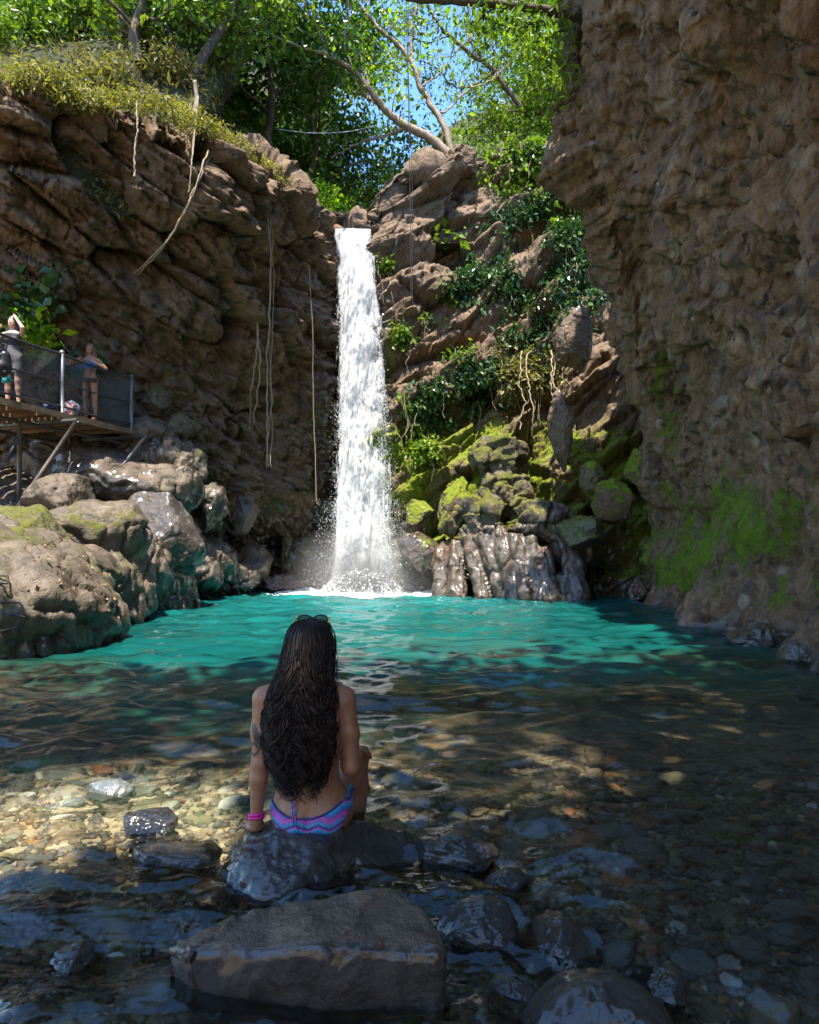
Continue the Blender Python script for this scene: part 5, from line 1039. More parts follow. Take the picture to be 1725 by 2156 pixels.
while cnt < 290 and tries < 6000:
    tries += 1; u = rs.uniform(-40, 1765); v = 2170 - 560 * rs.random() ** 1.25; big = cnt < 75
    Y = (CH + 0.12) * FPX / (v - VH); x = (u - 862.5) / FPX * Y
    r = (rs.uniform(0.05, 0.105) if big else rs.uniform(0.022, 0.055)) * (0.8 + 0.1 * Y)
    if any((x - a) ** 2 + (Y - b_) ** 2 < (c_ + r * 0.75) ** 2 for a, b_, c_ in placed): continue
    placed.append((x, Y, r * 0.8)); k = rs.integers(0, 10); ci = rs.choice(7, p=[0.30, 0.26, 0.18, 0.12, 0.10, 0.02, 0.02] if big else [0.22, 0.24, 0.14, 0.13, 0.12, 0.09, 0.06])
    key = (k, ci)
    if key not in smesh:
        me = shapes[k].copy(); me.materials.clear(); me.materials.append(M[scol[ci][0]]); smesh[key] = me
    nm = 'river_stone' if big else 'pebble'; o = bpy.data.objects.new(nm, smesh[key]); SC.collection.objects.link(o)
    z = bed_at(x, Y) + r * 0.12; z = min(z, -0.012 - r * 0.5 * 0.5); o.location = (x, Y, z); o.scale = (r * rs.uniform(0.9, 1.3), r, r * rs.uniform(0.8, 1.1)); o.rotation_euler = (rs.uniform(-.2, .2), rs.uniform(-.2, .2), rs.uniform(-0.7, 0.9))
    side = 'left of the seat boulder' if x < -0.8 else ('right of the seat boulder' if x > 0.1 else 'around the wedge shaped slab')
    tag(o, f"smooth {scol[ci][4]} {'stone' if big else 'pebble'} under the clear water {side}", 'stone' if big else 'pebble', f"{scol[ci][4]} {'stones' if big else 'pebbles'} {side}"); cnt += 1
# small gravel between them: one object
vs_, fs_ = ico(1); n = 15000; u = rs.uniform(-560, 2200, n); v = 2190 - 600 * rs.random(n) ** 1.1; Y = (CH + 0.12) * FPX / (v - VH); x = (u - 862.5) / FPX * Y
z = np.concatenate([bedz(x[i:i + 1][None], Y[i:i + 1][None]).ravel() for i in range(0, n)]) if False else bedz(x[None], Y[None]).ravel()
r = rs.uniform(0.007, 0.024, n) * (0.7 + 0.15 * Y); sc3 = np.stack([r * rs.uniform(0.8, 1.5, n), r, r * rs.uniform(0.4, 0.8, n)], -1); an = rs.uniform(0, 3.14, n)
q = vs_[None] * sc3[:, None]; q = np.stack([q[..., 0] * np.cos(an)[:, None] - q[..., 1] * np.sin(an)[:, None], q[..., 0] * np.sin(an)[:, None] + q[..., 1] * np.cos(an)[:, None], q[..., 2]], -1) + np.stack([x, Y, z + r * 0.2], -1)[:, None]
tG = NT('mixed_gravel'); M['gravel'] = tG.fin(tG.ramp(tG.attr('rnd'), [(0, (0.05, 0.045, 0.04)), (0.3, (0.13, 0.105, 0.075)), (0.55, (0.16, 0.12, 0.08)), (0.75, (0.10, 0.115, 0.105)), (0.88, (0.30, 0.15, 0.06)), (0.95, (0.45, 0.33, 0.18)), (1, (0.6, 0.58, 0.5))]), 0.6)
g = obj('gravel', raw_mesh('gravel', q.reshape(-1, 3), (fs_[None] + np.arange(n)[:, None, None] * len(vs_)).reshape(-1, 3), True, {'rnd': np.repeat(rs.random(n), len(vs_))}), M['gravel']); tag(g, 'mixed gravel between the stones under the shallow water', None, None, 'stuff')
# ------------------------------------------------------------------ the woman on the boulder
def skin_mat(name, c):
    t = NT(name); n = t.noise(35, 5, 0.6); big = t.noise(6, 3)
    col = t.mix(1.0, c, t.ramp(n, [(0.3, 0.85), (0.7, 1.12)]), 'MULTIPLY'); col = t.mix(t.ramp(big, [(0.4, 0), (0.7, 0.25)]), col, (c[0] * 1.1, c[1] * 0.85, c[2] * 0.8))
    col = t.mix(t.attr('ink'), col, (0.025, 0.028, 0.030))
    t.fin(col, 0.45, t.bump(n, 0.12, 0.004)); t.b.inputs['Subsurface Weight'].default_value = 0.12; t.b.inputs['Subsurface Radius'].default_value = (0.012, 0.005, 0.003); t.b.inputs['Subsurface Scale'].default_value = 0.6
    return t.m
M['skin'] = skin_mat('tanned_skin', (0.33, 0.16, 0.085)); M['skin_pale'] = skin_mat('fair_skin', (0.55, 0.33, 0.24))
tH = NT('dark_wavy_hair'); hc = tH.ramp(tH.attr('rnd'), [(0, (0.007, 0.005, 0.004)), (0.7, (0.020, 0.012, 0.008)), (1, (0.062, 0.035, 0.018))])
M['hair'] = tH.fin(hc, 0.5); tH.b.inputs['Specular IOR Level'].default_value = 0.22
wo = empty('person', (-0.405, 2.82, 0.10)); tag(wo, 'woman with long dark wavy hair in a purple bikini, sitting on the black boulder', 'person')
S = SDF((-0.74, 2.58, -0.22), (-0.10, 3.48, 1.0), 0.0048)
S.loft([(.085, -.403, 2.83, .12, .10), (.15, -.403, 2.83, .163, .125), (.207, -.405, 2.825, .157, .118), (.2835, -.409, 2.81, .129, .094), (.3217, -.4105, 2.805, .121, .086), (.398, -.413, 2.80, .122, .088), (.475, -.417, 2.80, .130, .096), (.5515, -.42, 2.80, .138, .102), (.609, -.422, 2.805, .145, .10), (.657, -.42, 2.81, .125, .078), (.70, -.413, 2.815, .055, .055)], 0.03)
S.ball((-.462, 2.80, .145), (.088, .095, .085), 0.05).ball((-.345, 2.80, .145), (.088, .095, .085), 0.05)
S.limb((-.404, 2.694, .10), (-.407, 2.700, .20), .010, .004, .02, True)
S.limb((-.411, 2.708, .30), (-.418, 2.695, .60), .006, .006, .03, True)           # spine furrow
S.ball((-.50, 2.72, .555), (.055, .03, .075), .04).ball((-.335, 2.72, .555), (.055, .03, .075), .04)   # shoulder blades
S.limb((-.412, 2.815, .675), (-.408, 2.822, .775), .052, .05, .03)
for sx, x in ((-1, -.594), (1, -.269)): S.limb((-.412, 2.81, .695), (x, 2.80, .640), .045, .045, .04)
S.chain([(-.590, 2.80, .628), (-.603, 2.79, .504), (-.608, 2.775, .375), (-.613, 2.772, .315), (-.622, 2.77, .150)], [.052, .043, .034, .035, .0225], .02)
S.chain([(-.271, 2.80, .626), (-.250, 2.80, .494), (-.240, 2.795, .358)], [.050, .043, .036], .02)
S.chain([(-.240, 2.795, .358), (-.236, 2.88, .352), (-.236, 3.07, .335)], [.036, .035, .023], .015)
# left hand pressed on the rock
S.ball((-.630, 2.790, .118), (.040, .044, .019), .02); S.limb((-.622, 2.77, .150), (-.628, 2.785, .122), .023, .02, .02)
for b, m, e, r in [((-.662, 2.795, .112), (-.690, 2.803, .112), (-.712, 2.806, .092), .0085), ((-.655, 2.815, .114), (-.682, 2.840, .114), (-.700, 2.856, .095), .009), ((-.640, 2.825, .116), (-.655, 2.862, .116), (-.664, 2.888, .098), .009), ((-.620, 2.826, .116), (-.624, 2.864, .116), (-.626, 2.890, .098), .0088)]: S.chain([b, m, e], [r * 1.15, r, r * 0.85], .007)
S.chain([(-.602, 2.785, .118), (-.578, 2.800, .112), (-.562, 2.822, .102)], [.013, .010, .0085], .008)
# right hand over the knee
S.ball((-.236, 3.115, .330), (.036, .046, .020), .02)
for k, x in enumerate((-.268, -.248, -.228, -.210)): S.chain([(x, 3.150, .333), (x + .006, 3.190, .328 - .004 * k), (x + .014, 3.222, .302 - .006 * k)], [.0098, .0090, .0078], .007)
S.chain([(-.208, 3.095, .326), (-.186, 3.125, .308), (-.180, 3.150, .285)], [.013, .0105, .0088], .008)
# legs, knees drawn up
S.chain([(-.335, 2.87, .170), (-.29, 3.05, .215), (-.252, 3.22, .258)], [.088, .074, .056], .04); S.chain([(-.252, 3.22, .258), (-.250, 3.23, .12), (-.258, 3.17, -.13)], [.056, .056, .036], .02)
S.chain([(-.475, 2.87, .168), (-.49, 3.06, .205), (-.505, 3.24, .240)], [.088, .074, .056], .04); S.chain([(-.505, 3.24, .240), (-.503, 3.25, .10), (-.495, 3.18, -.14)], [.056, .055, .036], .02)
for x in (-.258, -.495): S.limb((x, 3.165, -.155), (x, 3.30, -.18), .034, .022, .02)
# head and face
S.ball((-.407, 2.825, .845), (.073, .092, .106), .02); S.ball((-.407, 2.868, .775), (.052, .048, .052), .04)
S.limb((-.407, 2.912, .850), (-.407, 2.930, .812), .010, .013, .012); S.limb((-.423, 2.908, .776), (-.391, 2.908, .776), .007, .007, .008); S.limb((-.421, 2.904, .766), (-.393, 2.904, .766), .007, .007, .008)
for x in (-.436, -.378): S.ball((x, 2.912, .846), (.016, .012, .010), .012, None, True); S.ball((x, 2.900, .845), (.013, .012, .011), .004)
for x in (-.482, -.332): S.ball((x, 2.825, .830), (.010, .020, .030), .008)
bv, bq = S.mesh(3)
arm = (bv[:, 0] < -.565) & (bv[:, 2] > .30) & (bv[:, 2] < .56)
ink = np.zeros(len(bv)); tz = bv[:, 2]; ang = np.arctan2(bv[:, 1] - 2.785, bv[:, 0] + .605)
pat = np.sin(ang * 3 + 40 * tz) + 0.9 * noise(bv * 28, 3) * 2; ring = np.abs(np.hypot((ang + 2.2) * .04, tz - .44) - .022) < .007
ink[arm & (tz > .385) & (tz < .545) & ((pat > .30) | ring)] = 0.9
obj('body', raw_mesh('body', bv - np.array(wo.location), bq, True, {'ink': ink}), M['skin'], wo)
# bikini bottom: a thin cloth shell over the hips
bn = vnormals(bv, bq[:, :3]); dx = bv[:, 0] + .405
zw = .186 + .050 * (dx / .16) ** 2 + .012 * dx / .16; zl = .055 + .14 * np.maximum(0, (np.abs(dx) - .082) / .082) ** 0.9 + 0.25 * np.maximum(0, bv[:, 1] - 2.86)
def cloth(name, keep, lift, mat, close=None):
    f = bq[keep[bq].all(1)]; used = np.unique(f); mp = np.full(len(bv), -1); mp[used] = np.arange(len(used)); f2 = mp[f]; n = len(used)
    p = bv[used]; o_ = p + bn[used] * lift
    me = raw_mesh(name, np.concatenate([o_]) - np.array(wo.location), f2, True); o = obj(name, me, mat, wo)
    md = o.modifiers.new('thick', 'SOLIDIFY'); md.thickness = lift * 0.9; md.offset = -1; return o
tK = NT('chevron_print_fabric'); sx = tK.n.new('ShaderNodeSeparateXYZ'); tK.l.new(tK.co, sx.inputs[0])
zz = tK.math('PINGPONG', tK.math('MULTIPLY_ADD', sx.outputs[0], 11.0, 7.0), 0.5); wv = tK.math('ADD', tK.math('MULTIPLY', sx.outputs[2], 13.0), tK.math('MULTIPLY', zz, -0.55)); wv = tK.math('ADD', wv, tK.math('MULTIPLY', tK.noise(30, 3), 0.10)); fr_ = tK.math('FRACT', tK.math('ADD', wv, 5.0))
kc = tK.ramp(fr_, [(0.0, (0.30, 0.07, 0.36)), (0.12, (0.04, 0.17, 0.50)), (0.26, (0.03, 0.36, 0.62)), (0.38, (0.55, 0.14, 0.45)), (0.46, (0.10, 0.06, 0.30)), (0.60, (0.05, 0.30, 0.42)), (0.74, (0.28, 0.13, 0.50)), (0.88, (0.58, 0.10, 0.36))], 'CONSTANT')
kn = tK.noise(160, 3, 0.7); M['bikini'] = tK.fin(tK.mix(0.7, kc, tK.ramp(kn, [(0.35, 0.45), (0.65, 1.4)]), 'MULTIPLY'), 0.7, tK.bump(kn, 0.3, 0.003))
cloth('bikini_bottom', (bv[:, 2] < zw) & (bv[:, 2] > zl) & (np.abs(dx) < .185) & (bv[:, 1] < 2.93), 0.006, M['bikini'])
M['trim'] = simple('dark_blue_trim', (0.03, 0.03, 0.12), 0.7)
# waistband following the top edge of the cloth
wb = []
for d_ in np.linspace(-.158, .160, 40):
    z_ = .186 + .050 * (d_ / .16) ** 2 + .012 * d_ / .16; m = (np.abs(dx - d_) < .008) & (np.abs(bv[:, 2] - z_) < .008) & (bv[:, 1] < 2.9)
    if m.any(): j = np.where(m)[0][bv[m][:, 1].argmin()]; wb.append(bv[j] + bn[j] * 0.005)
mb = MB(); wb = np.array(wb); wb[1:-1] = (wb[:-2] + wb[1:-1] + wb[2:]) / 3; mb.tube(spline(wb[::3], 60), 0.0045, 6); mb.build('waistband', M['trim'], wo)
mb = MB()
mb.tube(spline([(-.470, 2.700, .34), (-.466, 2.697, .27), (-.463, 2.690, .215), (-.458, 2.688, .165)], 30), 0.0036, 5); mb.tube(spline([(-.462, 2.700, .33), (-.455, 2.697, .26), (-.450, 2.689, .19), (-.440, 2.688, .130)], 30), 0.0036, 5); mb.build('tie_string', M['bikini'], wo)
cloth('bikini_top', (bv[:, 2] > .515) & (bv[:, 2] < .545 + .06 * (bv[:, 1] > 2.86)) & (np.abs(dx + .015) < .145) & (bv[:, 0] > -.566) & (bv[:, 0] < -.288), 0.004, M['bikini'])
mb = MB(); a_ = np.linspace(0, 2 * math.pi, 28)
for z_, r_ in ((.160, .0285), (.172, .0275)):
    c_ = np.stack([-.6215 + r_ * np.cos(a_), 2.770 + r_ * np.sin(a_), z_ + .006 * np.cos(a_ + 1) + 0 * a_], -1); mb.tube(c_, 0.0075, 7, cap=False)
M['pinkband'] = simple('pink_rubber', (0.62, 0.02, 0.22), 0.45, 0, 0.1); mb.build('wristband', M['pinkband'], wo)
# hair: a solid under-layer and several hundred wavy locks
HR = [(.958, -.407, 2.818, .020, .025), (.940, -.407, 2.812, .054, .062), (.90, -.407, 2.800, .075, .085), (.85, -.407, 2.782, .082, .082), (.80, -.410, 2.765, .088, .075), (.745, -.417, 2.745, .094, .062), (.685, -.427, 2.730, .108, .052), (.59, -.438, 2.718, .118, .046), (.475, -.438, 2.716, .118, .042), (.40, -.438, 2.716, .102, .036), (.34, -.434, 2.712, .078, .028), (.28, -.436, 2.710, .058, .020), (.22, -.445, 2.705, .05, .016)]
SH = SDF((-.62, 2.60, .36), (-.25, 2.95, .99), 0.006); SH.loft([(z, x, y, a * 0.93, b * 0.92) for z, x, y, a, b in HR if z >= .40], 0.02)
hv, hq = SH.mesh(2); hn = vnormals(hv, hq[:, :3]); hv = hv + hn * (0.006 * noise(hv * np.array([60, 60, 9]), 7) + 0.004 * noise(hv * np.array([140, 140, 18]), 8))[:, None]
obj('hair', raw_mesh('hair', hv - np.array(wo.location), hq, True, {'rnd': np.full(len(hv), 0.15)}), M['hair'], wo)
hr = np.array(HR)[::-1]; rh = np.random.default_rng(3); mb = MB(); 
for k in range(820):
    th = rh.uniform(-1.75, 1.75) if k % 3 else rh.choice([-1, 1]) * rh.uniform(1.1, 1.8); ze = rh.uniform(.31, .50) if rh.random() < 0.80 else rh.uniform(.24, .36)
    if th < -0.5 and rh.random() < .4: ze = rh.uniform(.255, .38)
    z0 = .955 if k % 4 else rh.uniform(.6, .9); n = 46; z = np.linspace(z0, ze, n); t = np.linspace(0, 1, n); off = rh.uniform(0.0, 0.010) if k < 740 else rh.uniform(0.012, 0.026)
    ii = [np.interp(z, hr[:, 0], hr[:, i]) for i in range(1, 5)]; thz = th * np.interp(z, [.25, .6, .9, .958], [0.80, 0.95, 1, 1])
    ph, wl_ = rh.uniform(0, 6.28), rh.uniform(.055, .10); cl = int((th + 2) * 5 + rh.normal() * 0.35); ph = (cl * 2.4 + cl * cl * 0.77) % 6.28 + rh.normal() * 0.35 + off * 160; wl_ = .098 + .022 * math.sin(cl * 3.1) + rh.normal() * .004; am = np.interp(z, [.25, .45, .7, .9], [.026, .022, .012, .001]) * rh.uniform(.6, 1.4)
    x = ii[0] + (ii[2] + off) * np.sin(thz) + am * np.sin(z / wl_ * 6.28 + ph); y = ii[1] - (ii[3] + off) * np.cos(thz) + am * 0.9 * np.cos(z / wl_ * 6.28 + ph * 1.3) - .004
    mb.tube(np.stack([x, y, z], -1), np.interp(t, [0, .1, .7, 1], [.0028, .0042, .0036, .0010]) * (rh.uniform(.6, 1.25) if k < 740 else 0.45), 4, rh.random() ** 1.5, cap=False)
mb.build('hair', M['hair'], wo)
# sunglasses pushed up on the head
sg = empty('sunglasses', (-.407, 2.86, .955)); tag(sg, 'black round sunglasses with yellow temples pushed up on the dark haired woman', 'sunglasses')
M['blackplastic'] = simple('black_plastic', (0.012, 0.012, 0.012), 0.25, 0, 0.1); M['yellow'] = simple('yellow_plastic', (0.65, 0.42, 0.03), 0.35, 0, 0.1)
tL = NT('tinted_lens'); tL.fin((0.10, 0.12, 0.10), 0.08); tL.b.inputs['Alpha'].default_value = 0.6; M['lens'] = tL.m
a_ = np.linspace(0, 2 * math.pi, 36)
for cx_ in (-.441, -.373):
    ring = np.stack([cx_ + .029 * np.cos(a_), 2.875 - .008 * np.sin(a_) + 0 * a_, .953 + .018 * np.sin(a_)], -1); mb = MB(); mb.tube(ring, .0033, 6, cap=False); rm = mb.build('rim', M['blackplastic'], sg)
    mb = MB(); v_ = np.concatenate([[[cx_, 2.875, .953]], ring[:-1]]); v2 = np.concatenate([v_, v_ + V3(0, .002, 0)]); n_ = len(v_); kk = np.arange(35)
    f_ = np.stack([0 * kk, 1 + kk, 1 + (kk + 1) % 35], -1); mb.add(v2, np.concatenate([f_, f_[:, ::-1] + n_])); mb.build('lens', M['lens'], sg)
mb = MB(); mb.tube(spline([(-.413, 2.875, .957), (-.407, 2.876, .960), (-.401, 2.875, .957)], 8), .003, 6); mb.build('bridge', M['blackplastic'], sg)
for sx_ in (-1, 1):
    x = -.407 + sx_ * .064; mb = MB(); mb.tube(spline([(x, 2.875, .960), (-.407 + sx_ * .074, 2.84, .945), (-.407 + sx_ * .082, 2.79, .905), (-.407 + sx_ * .083, 2.765, .875)], 24), .0032, 6); mb.build('temple', M['yellow'], sg)
# ------------------------------------------------------------------ viewing platform on the left
PB = V3(*P(278, 905, 16.2)); PA = V3(*P(133, 870, 14.2)); ea = PA - PB; ea[2] = 0; ea /= np.linalg.norm(ea); ew = V3(-abs(ea[1]), abs(ea[0]), 0); ZD = PB[2]
def D(s, w, h=0.0): return V3(PB[0], PB[1], ZD) + ea * s + ew * w + V3(0, 0, h)
FM = np.eye(4); FM[:3, 0] = ea; FM[:3, 1] = ew; FM[:3, 3] = (PB[0], PB[1], ZD)
M['plank'] = simple('weathered_plank', (0.20, 0.13, 0.075), 0.8, 0, 0.5, 5, 0.6); M['steel'] = simple('galvanised_pipe', (0.15, 0.16, 0.165), 0.45, 0.5, 0.3, 15, 0.2); M['darksteel'] = simple('dull_dark_pipe', (0.10, 0.085, 0.075), 0.6, 0.3, 0.4, 10, 0.3)
pf = empty('viewing_platform', D(0, 0)); tag(pf, 'timber viewing platform on steel pipe struts at the left edge', 'platform')
LEN, WID = 6.4, 2.3; rp = np.random.default_rng(9)
mb = MB(); y = 0.0
while y < WID: mb.box((-0.10, y, -0.045), (LEN, y + 0.15, 0.0), FM, 0.006); y += 0.172
mb.build('deck', M['plank'], pf, False)
for s in np.arange(0.35, LEN, 0.55): MB().box((s, -0.02, -0.13), (s + 0.06, WID, -0.047), FM).build('joist', M['plank'], pf, False)
MB().box((-0.12, -0.045, -0.12), (LEN, -0.022, 0.005), FM).build('edge_board', M['plank'], pf, False)
def pipe(name, a, b, r=0.038, mat='steel', n=2): mb = MB(); mb.tube(np.linspace(a, b, n + 1), r, 10); return mb.build(name, M[mat], pf)
for s in (0.05, 2.15, 4.3): pipe('cross_pipe', D(s, -0.42, -0.185), D(s, WID + 0.2, -0.185), 0.045)
for s in (0.25, 1.6): pipe('cross_pipe', D(-0.1, s + 0.2, -0.27), D(LEN, s + 0.2, -0.27), 0.04, 'darksteel')
pipe('strut', D(2.15, -0.38, -0.22), P(28, 1082, 13.0), 0.042, 'darksteel'); pipe('strut', D(0.05, -0.38, -0.22), P(236, 1010, 15.4), 0.042, 'steel')
pipe('strut', P(-60, 1075, 12.6), P(42, 920, 13.4), 0.04, 'darksteel')
pipe('leg', P(42, 893, 13.6), P(40, 1110, 13.6), 0.045, 'darksteel'); pipe('leg', P(147, 915, 15.6), P(147, 1030, 15.6), 0.04, 'darksteel')
posts = [(0.02, 0.0), (2.12, 0.0), (4.2, 0.0), (0.02, WID - 0.05), (2.12, WID - 0.05), (4.2, WID - 0.05)]
for s, w in posts:
    p_ = pipe('post', D(s, w, -0.10), D(s, w, 1.27), 0.042); mb = MB(); mb.tube(np.linspace(D(s, w, 1.255), D(s, w, 1.30), 3), [0.05, 0.052, 0.03], 10); c = mb.build('cap', M['steel'], None); c.location = -np.array(pf.location); c.parent = p_
M['blackrail'] = simple('black_rubber_rail', (0.02, 0.021, 0.025), 0.45)
def railing(a, b, h, r, sag=0.03): 
    q = np.linspace(a, b, 14); q[:, 2] += h - sag * 4 * np.linspace(0, 1, 14) * (1 - np.linspace(0, 1, 14)); mb = MB(); mb.tube(q, r, 8); mb.build('rail', M['blackrail'], pf)
spans = [(D(0.02, 0), D(2.12, 0)), (D(2.12, 0), D(4.2, 0)), (D(4.2, 0), D(6.3, 0)), (D(0.02, 0), D(0.02, WID - .05)), (D(0.02, WID - .05), D(2.12, WID - .05)), (D(2.12, WID - .05), D(4.2, WID - .05))]
tN = NT('fine_black_netting'); tN.fin((0.07, 0.07, 0.073), 0.7); cb_ = tN.noise(6, 3); tN.set(tN.b.inputs['Alpha'], tN.ramp(cb_, [(0.3, 0.42), (0.7, 0.66)])); M['net'] = tN.m
for i, (a, b) in enumerate(spans):
    for h, r in ((1.22, 0.028), (0.64, 0.018), (0.14, 0.020)): railing(a, b, h, r)
    nn_ = 24; q = np.linspace(a, b, nn_); nrm = np.cross(b - a, V3(0, 0, 1)); nrm /= np.linalg.norm(nrm); rows = []
    for h in np.linspace(0.10, 1.20, 12): rows.append(q + V3(0, 0, h) + nrm * 0.035 + nrm * (0.03 * np.sin(np.linspace(0, 9, nn_) + h * 4 + i))[:, None])
    me = raw_mesh('netting', np.array(rows).reshape(-1, 3) - np.array(pf.location), grid_faces(12, nn_), True); obj('netting', me, M['net'], pf)
# ------------------------------------------------------------------ people on the platform
M['brownhair'] = simple('light_brown_hair', (0.16, 0.09, 0.045), 0.5, 0, 0.4, 30); M['darkhair'] = simple('dark_brown_hair', (0.035, 0.02, 0.015), 0.45, 0, 0.4, 30)
M['bluecloth'] = simple('bright_blue_fabric', (0.03, 0.22, 0.62), 0.6, 0, 0.25, 20); M['blackcloth'] = simple('black_fabric', (0.015, 0.013, 0.018), 0.7, 0, 0.2, 20); M['greycloth'] = simple('grey_fabric', (0.22, 0.20, 0.20), 0.8, 0, 0.3, 8)
def standing(label, base, k, arms, skin, hairmat, hair_len, tops):
    """base: feet point; k: height / 1.70; arms: per side shoulder>elbow>wrist; faces -y"""
    o = empty('person', base); tag(o, label, 'person'); q = lambda *a: np.array(a, float) * k
    S = SDF(q(-0.56, -0.36, -0.02), q(0.56, 0.24, 1.75), 0.013)
    S.loft([tuple(x * k for x in r) for r in [(.84, 0, .01, .15, .10), (.93, 0, .01, .165, .115), (1.03, 0, 0, .13, .09), (1.10, 0, 0, .118, .08), (1.22, 0, 0, .135, .095), (1.34, 0, 0, .15, .095), (1.41, 0, .01, .11, .07), (1.45, 0, .01, .05, .05)]], 0.03)
    S.limb(q(0, .01, 1.40), q(0, .005, 1.52), .05 * k, .047 * k, .02)
    for sx in (-1, 1):
        S.chain([q(sx * .085, .01, .88), q(sx * .10, 0, .48), q(sx * .10, .015, .32), q(sx * .105, .02, .07)], [.088 * k, .055 * k, .052 * k, .034 * k], .03); S.limb(q(sx * .105, .02, .04), q(sx * .12, -.14, .025), .035 * k, .025 * k, .02)
        S.limb(q(0, .01, 1.41), q(sx * .17, .01, 1.37), .04 * k, .045 * k, .03); sh = q(sx * .175, .01, 1.365); e, w, hd = [q(*a) for a in arms[sx]]
        S.chain([sh, e, w], [.047 * k, .037 * k, .024 * k], .015); d = (hd - w) / (np.linalg.norm(hd - w) + 1e-9); S.ball(w + d * .045 * k, (.035 * k, .03 * k, .035 * k), .015)
        sd_ = np.cross(d, V3(0, 0.6, 0.8)); sd_ /= np.linalg.norm(sd_)
        for g in (-1.5, -.5, .5, 1.5): S.limb(w + d * .06 * k + sd_ * g * .017 * k, w + d * (.13 - .012 * abs(g)) * k + sd_ * g * .02 * k + V3(0, .02, -.015), .0115 * k, .010 * k, .006)
        S.limb(w + d * .03 * k, w + d * .07 * k - sd_ * .045 * k * sx, .012 * k, .011 * k, .006)
    if tops.get('bust'):
        for sx in (-1, 1): S.ball(q(sx * .065, -.075, 1.235), (.062 * k, .055 * k, .06 * k), .03)
    S.ball(q(0, 0, 1.605), q(.072, .088, .105), .02); S.ball(q(0, -.04, 1.54), q(.048, .045, .05), .03); S.limb(q(0, -.083, 1.615), q(0, -.105, 1.575), .010 * k, .014 * k, .01); S.limb(q(-.022, -.083, 1.537), q(.022, -.083, 1.537), .009 * k, .009 * k, .008)
    for sx in (-1, 1): S.ball(q(sx * .03, -.085, 1.61), q(.017, .012, .011), .01, None, True); S.ball(q(sx * .076, .01, 1.595), q(.01, .02, .03), .008)
    v, f = S.mesh(1); n = vnormals(v, f[:, :3]); obj('body', raw_mesh('body', v, f, True, {'ink': np.zeros(len(v))}), M[skin], o)
    def shell(name, keep, lift, mat):
        ff = f[keep[f].all(1)]; us = np.unique(ff); mp = np.full(len(v), -1); mp[us] = np.arange(len(us)); c = obj(name, raw_mesh(name, v[us] + n[us] * lift[us][:, None] if np.ndim(lift) else v[us] + n[us] * lift, mp[ff], True), M[mat], o); md = c.modifiers.new('thick', 'SOLIDIFY'); md.thickness = 0.008; md.offset = -1
    z = v[:, 2] / k; ax = np.abs(v[:, 0]) / k
    for nm, lo, hi, mat, lf in tops['shells']: shell(nm, (z > lo) & (z < hi) & (ax < .165), lf, mat)
    H = SDF(q(-.18, -.14, 1.15), q(.18, .2, 1.75), 0.013); H.ball(q(0, .020, 1.628), q(.092, .105, .113), .02); H.ball(q(0, -.105, 1.575), q(.066, .075, .095), .012, None, True)
    H.chain([q(-.05, .055, 1.60), q(-.07, .05, 1.48), q(-.075, .04, hair_len)], [.055 * k, .05 * k, .03 * k], .03); H.chain([q(.05, .055, 1.60), q(.07, .05, 1.48), q(.08, .03, hair_len)], [.055 * k, .05 * k, .03 * k], .03); H.limb(q(0, .07, 1.58), q(0, .075, hair_len), .06 * k, .045 * k, .03)
    hv, hf = H.mesh(1); hn_ = vnormals(hv, hf[:, :3]); hv = hv + hn_ * (0.012 * noise(hv * np.array([30, 30, 6]), 5))[:, None]; obj('hair', raw_mesh('hair', hv, hf, True), M[hairmat], o); return o
ft = P(190, 884, 15.1); ft[2] = ZD + 0.005
p1 = standing('woman in a bright blue bikini top with elbows out, standing behind the platform rail', ft, 0.985, {-1: [(-.40, -.12, 1.24), (-.17, -.21, 1.34), (-.06, -.18, 1.36)], 1: [(.40, -.10, 1.15), (.17, -.21, 1.27), (.06, -.19, 1.31)]}, 'skin', 'brownhair', 1.34, {'bust': True, 'shells': [('bikini_top', 1.16, 1.29, 'bluecloth', 0.012), ('bikini_bottom', .84, .95, 'blackcloth', 0.010)]})
mb = MB(); mb.tube(spline([np.array(ft) + V3(-.10, -.14, 1.28), np.array(ft) + V3(0, -.155, 1.335), np.array(ft) + V3(.10, -.14, 1.27)], 12), 0.016, 6); mb.build('strap', M['greycloth'], p1)
ft = P(27, 861, 13.5); ft[2] = ZD + 0.005
standing('dark haired woman raising a hand to her head at the left edge of the platform', ft, 1.03, {-1: [(-.30, -.14, 1.20), (-.16, -.24, 1.40), (-.10, -.20, 1.50)], 1: [(.28, -.16, 1.45), (.115, -.10, 1.66), (.06, -.05, 1.72)]}, 'skin_pale', 'darkhair', 1.22, {'bust': True, 'shells': [('top', 1.13, 1.38, 'blackcloth', 0.010), ('skirt', .62, 1.14, 'greycloth', 0.022)]})
